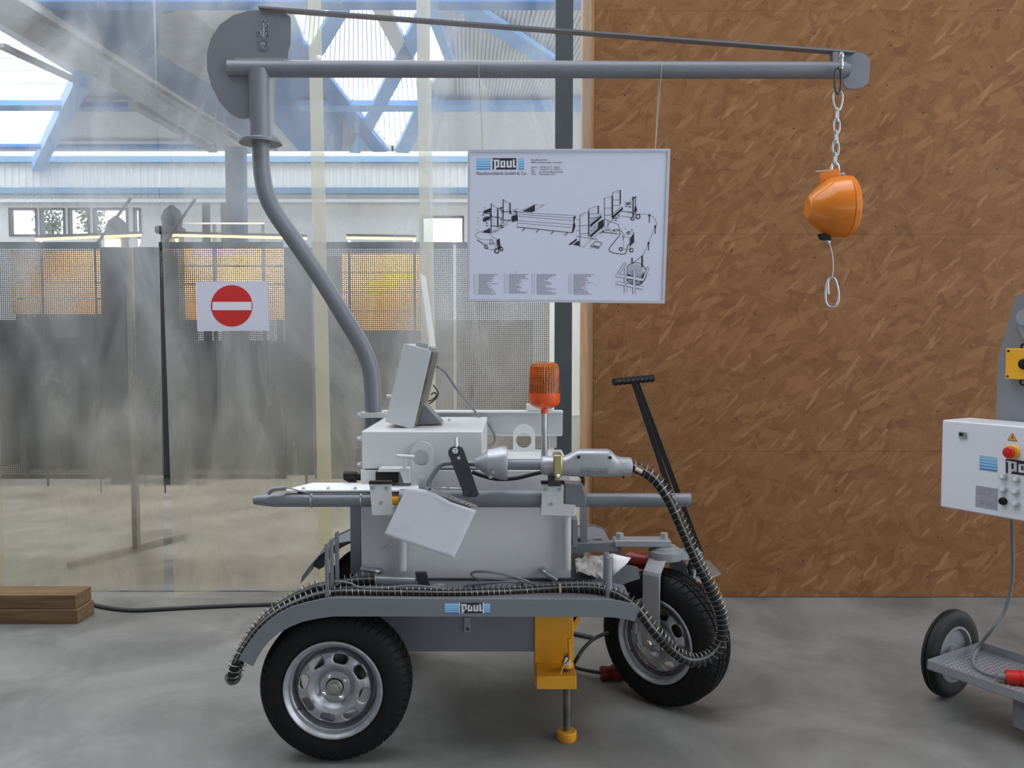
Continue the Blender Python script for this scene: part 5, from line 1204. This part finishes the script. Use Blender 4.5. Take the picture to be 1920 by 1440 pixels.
t = thing('floor_plug', WZ(1140, 1265, 0), 'dark red plug on the floor beside the front wheel', 'plug')
pz = WZ(1126, 1262, .035)
m = MB(); m.lathe([(0, .030), (.005, .034), (.05, .030), (.055, .038), (.11, .040), (.11, .03)], pz, (1, .1, 0), 20); obj('shell', m, darkred, t)
P = [W(1140, 1186, 3.75), W(1115, 1197, 3.7), W(1095, 1215, 3.66), W(1080, 1238, 3.63), WZ(1076, 1246, .05), WZ(1080, 1252, .03), WZ(1100, 1257, .03), pz+V((.01, 0, 0))]
m = MB(); m.tube(catmull(P, 6), .0085, 10); obj('cord', m, cableb, t)

# ================================================================ TROLLEY AT RIGHT
xd = V((.52, -.854, 0)).normalized(); yd = V((.854, .52, 0)).normalized()
TO = WZ(1738, 1237, .235); TO0 = V((TO.x, TO.y, 0))
tr = thing('panel_trolley', TO0+xd*.35+yd*.2, 'grey two-wheeled trolley with white control box at the right edge', 'trolley')
def tl(a, b, z): return TO0+xd*a+yd*b+V((0, 0, z))
def tbx(m, a0, a1, b0, b1, z0, z1):
    vs = [tl(a, b, z) for z in (z0, z1) for (a, b) in ((a0, b0), (a1, b0), (a1, b1), (a0, b1))]
    return m.add(vs, [(3, 2, 1, 0), (4, 5, 6, 7), (0, 1, 5, 4), (1, 2, 6, 5), (2, 3, 7, 6), (3, 0, 4, 7)])
TW, TD = .72, .42; zT = .195
m = MB(); tbx(m, 0, TW, 0, .004, zT, .235); tbx(m, 0, TW, TD-.004, TD, zT, .235); tbx(m, 0, .004, 0, TD, zT, .235); tbx(m, TW-.004, TW, 0, TD, zT, .235); obj('tray_rim', m, lgrey, tr)
m = MB(); p_ = .022; nx, ny = int(TW/p_), int(TD/p_)     # perforated sheet: bars and webs
for i in range(nx+1): tbx(m, i*p_, i*p_+.010, .004, TD-.004, zT, zT+.003)
for j in range(ny+1): tbx(m, .004, TW-.004, j*p_, j*p_+.012, zT, zT+.0025)
o = obj('perforated_tray', m, lgrey, tr); o['kind'] = 'stuff'
m = MB(); tbx(m, .34, .66, .04, .38, .06, zT-.002); o = obj('under_box', m, sheetg, tr, bevel=.01)
def twheel(a, s_):
    c = tl(a, .256, .2); m = MB(); u_, v_, a_ = frame(xd*s_)
    m.lathe([(-.028, .125), (-.030, .150), (-.028, .185), (-.018, .197), (-.006, .200), (-.004, .194), (.002, .194), (.004, .200), (.016, .198), (.026, .187), (.030, .165), (.026, .145), (.024, .125)], c, xd*s_, 48, cap=False); ty = obj('wheel', m, black, tr, label='black solid rubber trolley wheel')
    m = MB(); m.lathe([(-.026, .128), (-.026, .118), (-.004, .110), (-.002, .045), (-.03, .04), (-.03, .018), (.03, .018), (.03, .04), (.006, .045), (.006, .110), (.026, .118), (.026, .128)], c, xd*s_, 40, closed=True); obj('wheel_hub', m, lgrey, ty)
    m = MB(); m.cyl(c-xd*s_*.045, c+xd*s_*.045, .014, 14); obj('axle_end', m, zinc, ty)
twheel(-.045, 1); twheel(TW+.045, -1)
m = MB(); m.cyl(tl(-.04, .245, .2)-V((0, 0, .04)), tl(TW+.04, .245, .2)-V((0, 0, .04)), .012, 12) if False else tbx(m, 0, TW, .235, .255, .175, .194); obj('axle', m, zinc, tr)
m = MB()
for a in (.30, .50): tbx(m, a, a+.03, .36, .39, zT, 1.05)
obj('column', m, lgrey, tr, bevel=.002)
# control box
CB = WP(1767, 787, W(1765, 870, 3.72), -yd); 
cb = W(1763, 950, CB.y); bh = CB.z-cb.z
ca = (CB-TO0).dot(xd); cbb = (CB-TO0).dot(yd); cz0, cz1 = CB.z-bh, CB.z
m = MB(); tbx(m, ca, ca+.56, cbb, cbb+.21, cz0, cz1); cbx = obj('control_box', m, mat('white_enamel', (.78, .80, .88), .3, 0, var=.01), tr, bevel=.006)
fp_ = lambda x, y, k=0: WP(x, y, tl(ca, cbb, 1), -yd)-yd*k
m = MB(); m.prism([fp_(1799, 809, .001), (fp_(1813, 811, .001)), fp_(1813, 822, .001), fp_(1799, 820, .001)], -yd*.006); m.lathe([(0, .008), (.008, .008)], fp_(1805, 814, .006), -yd, 12); obj('key_lock', m, zinc, cbx)
m = MB(); m.lathe([(0, .008), (.009, .008)], fp_(1805, 814, .007), -yd, 12); obj('key_hole', m, blackp, cbx)
# lightning warning label
m = MB(); m.prism([fp_(1889, 825.5, .0005), fp_(1898.5, 811.5, .0005), fp_(1907.5, 828, .0005)], -yd*.0004); obj('warning_edge', m, ink, cbx)
m = MB(); m.prism([fp_(1891, 824.6, .001), fp_(1898.5, 813.8, .001), fp_(1905.7, 826.6, .001)], -yd*.0004); obj('warning_label', m, yel2, cbx)
m = MB(); m.flat([fp_(1899.2, 816, .0018), fp_(1896.4, 821, .0018), fp_(1898.2, 821.3, .0018), fp_(1897.4, 825, .0018), fp_(1900.6, 820, .0018), fp_(1898.6, 819.6, .0018)]); obj('warning_bolt', m, ink, cbx)
# emergency stop
e = fp_(1899, 847.5); m = MB(); m.lathe([(0, .030), (.006, .030), (.010, .026)], e, -yd, 32); es = obj('emergency_stop', m, yel2, cbx)
m = MB(); m.lathe([(.008, .014), (.024, .014), (.024, .022), (.036, .024), (.042, .020), (.044, .008)], e, -yd, 32); obj('stop_button', m, red, es)
xs_ = lambda u: 1837+(u-210)/1360*145
def lg(u, v):
    x = xs_(u); sl = .145
    return fp_(x, 852.5+(v-305)/310*27+(x-1837)*sl, .001)
logo(cbx, lg, -yd*.0006, lx=(210, 520), rx=(1395, 1570), white_bars=False)
for (x, y, mm) in ((1881, 893, 'b'), (1905, 897.5, 'b'), (1881, 916.5, 'b'), (1904, 920.5, 'b'), (1881, 939.5, 'k'), (1904, 943.5, 'b')):
    c = fp_(x+.8, y); m = MB(); m.lathe([(0, .0165), (.006, .0165), (.008, .014), (.016, .014), (.018, .012)], c, -yd, 24); bt = obj('push_button', m, blackp if mm == 'k' else mat('grey_button', (.50, .53, .55), .4), cbx)
    m = MB(); m.lathe([(.018, .009), (.0195, .008)], c, -yd, 16); obj('button_face', m, white if mm == 'b' else blackp, bt)
m = MB(); m.prism([fp_(1830, 910, .0005), fp_(1871, 916.5, .0005), fp_(1870, 956.5, .0005), fp_(1829, 949.5, .0005)], -yd*.001); pl = obj('rating_plate', m, mat('brushed_plate', (.42, .42, .50), .4, .3), cbx)
m = MB()
def ln(x0, y0, x1, y1, w=.7):
    A, B = fp_(x0, y0, .002), fp_(x1, y1, .002); d = (B-A).normalized(); s_ = d.cross(yd)*S(w, 3.6)/2; m.add([A-s_, A+s_, B+s_, B-s_], [(0, 1, 2, 3)])
ln(1832, 924, 1850, 927, 1); c_ = circ(1842, 920, 5, 10)
for a, b in zip(c_, c_[1:]+c_[:1]): ln(*a, *b, .6)
c_ = circ(1857, 921, 3.5, 8)
for a, b in zip(c_, c_[1:]+c_[:1]): ln(*a, *b, .5)
for i in range(2): ln(1838, 939+i*4, 1845, 940+i*4, 1.6); ln(1849, 942+i*3.5, 1865, 944.5+i*3.5, .7)
ln(1852, 930, 1868, 932.5, .5)
obj('plate_print', m, inkg, pl)
# back plate, yellow box, lamp on top
bp_ = cbb+.215
bpt = lambda x, y, k=0: WP(x, y, tl(ca, bp_, 1), -yd)-yd*k
zlow = cz0+.02
a1 = bpt(1868, 785); a2 = bpt(1871, 668); a3 = bpt(1905.5, 553)
f = lambda p: (p-TO0).dot(xd)
s0, s1, s2 = f(a1), f(a2), f(a3); wdt = .40
m = MB(); m.prism([tl(s0, bp_, zlow), tl(s0, bp_, a2.z), tl(s2, bp_, a3.z), tl(s0+wdt-(s2-s0), bp_, a3.z), tl(s0+wdt, bp_, a2.z), tl(s0+wdt, bp_, zlow)], yd*.006); bk = obj('back_plate', m, mat('back_plate_grey', (.235, .245, .275), .45, .15), tr)
y0p, y1p = bpt(1896, 653, .0), bpt(1895, 710, .0)
a_ = f(y0p)
m = MB(); tbx(m, a_, a_+.16, bp_-.045, bp_-.004, y1p.z, y0p.z); yb_ = obj('switch_box', m, yel2, tr, bevel=.004)
for (da, dz) in ((.012, -.012), (.012, .012), (.148, -.012), (.148, .012)):
    zc_ = y0p.z+dz if dz < 0 else y1p.z+dz; m = MB(); m.lathe([(0, .005), (.002, .005)], tl(a_+da, bp_-.045, zc_), -yd, 10); obj('corner_screw', m, blackp, yb_)
m = MB(); m.lathe([(0, .024), (.008, .022), (.012, .010), (.012, .004)], tl(a_+.08, bp_-.045, (y0p.z+y1p.z)/2), -yd, 24); obj('rotary_knob', m, blackp, yb_)
for z_ in (y0p.z+.008, y1p.z-.012):
    m = MB(); m.torus(tl(a_+.07, bp_-.03, z_), yd, .012, .004, 16, 6); obj('fixing_lug', m, blackp, yb_)
m = MB(); m.lathe([(0, .02), (.03, .03), (.05, .034), (.05, .028)], bpt(1934, 595, .01), -yd, 24); m.bar(bpt(1914, 612, .02), bpt(1926, 636, .02), .02, .02); obj('pressure_gauge', m, alum, tr)
# cable and plug lying on the tray
t = thing('tray_plug', TO0+xd*.3+V((0, 0, zT)), 'red power plug with grey cable lying on the perforated tray', 'plug')
pl_ = WZ(1884, 1269, zT+.03)
m = MB(); m.lathe([(0, .022), (.01, .030), (.05, .031), (.054, .027), (.06, .033), (.11, .036), (.115, .042), (.15, .042)], pl_, V((.95, -.22, 0)), 20); sh = obj('shell', m, red, t)
m = MB(); m.lathe([(-.03, .012), (0, .016)], pl_, V((.95, -.22, 0)), 14); obj('gland', m, cableg, sh)
zc3 = zT+.012
ent = tl(ca+.27, cbb+.1, cz0)
P = [W(1897, 976, 3.55), W(1898, 1010, 3.58), W(1899, 1050, 3.6), W(1897, 1095, 3.62), W(1884, 1145, 3.64), W(1860, 1180, 3.64), WZ(1835, 1213, zc3+.03), WZ(1824, 1235, zc3), WZ(1831, 1252, zc3), WZ(1850, 1263, zc3), WZ(1872, 1268, zc3+.01), pl_+V((-.03, .006, 0))]
P.insert(0, W(1896, 955, 3.57))
m = MB(); m.tube(catmull(P, 8), .0075, 10); obj('cord', m, cableg, t)
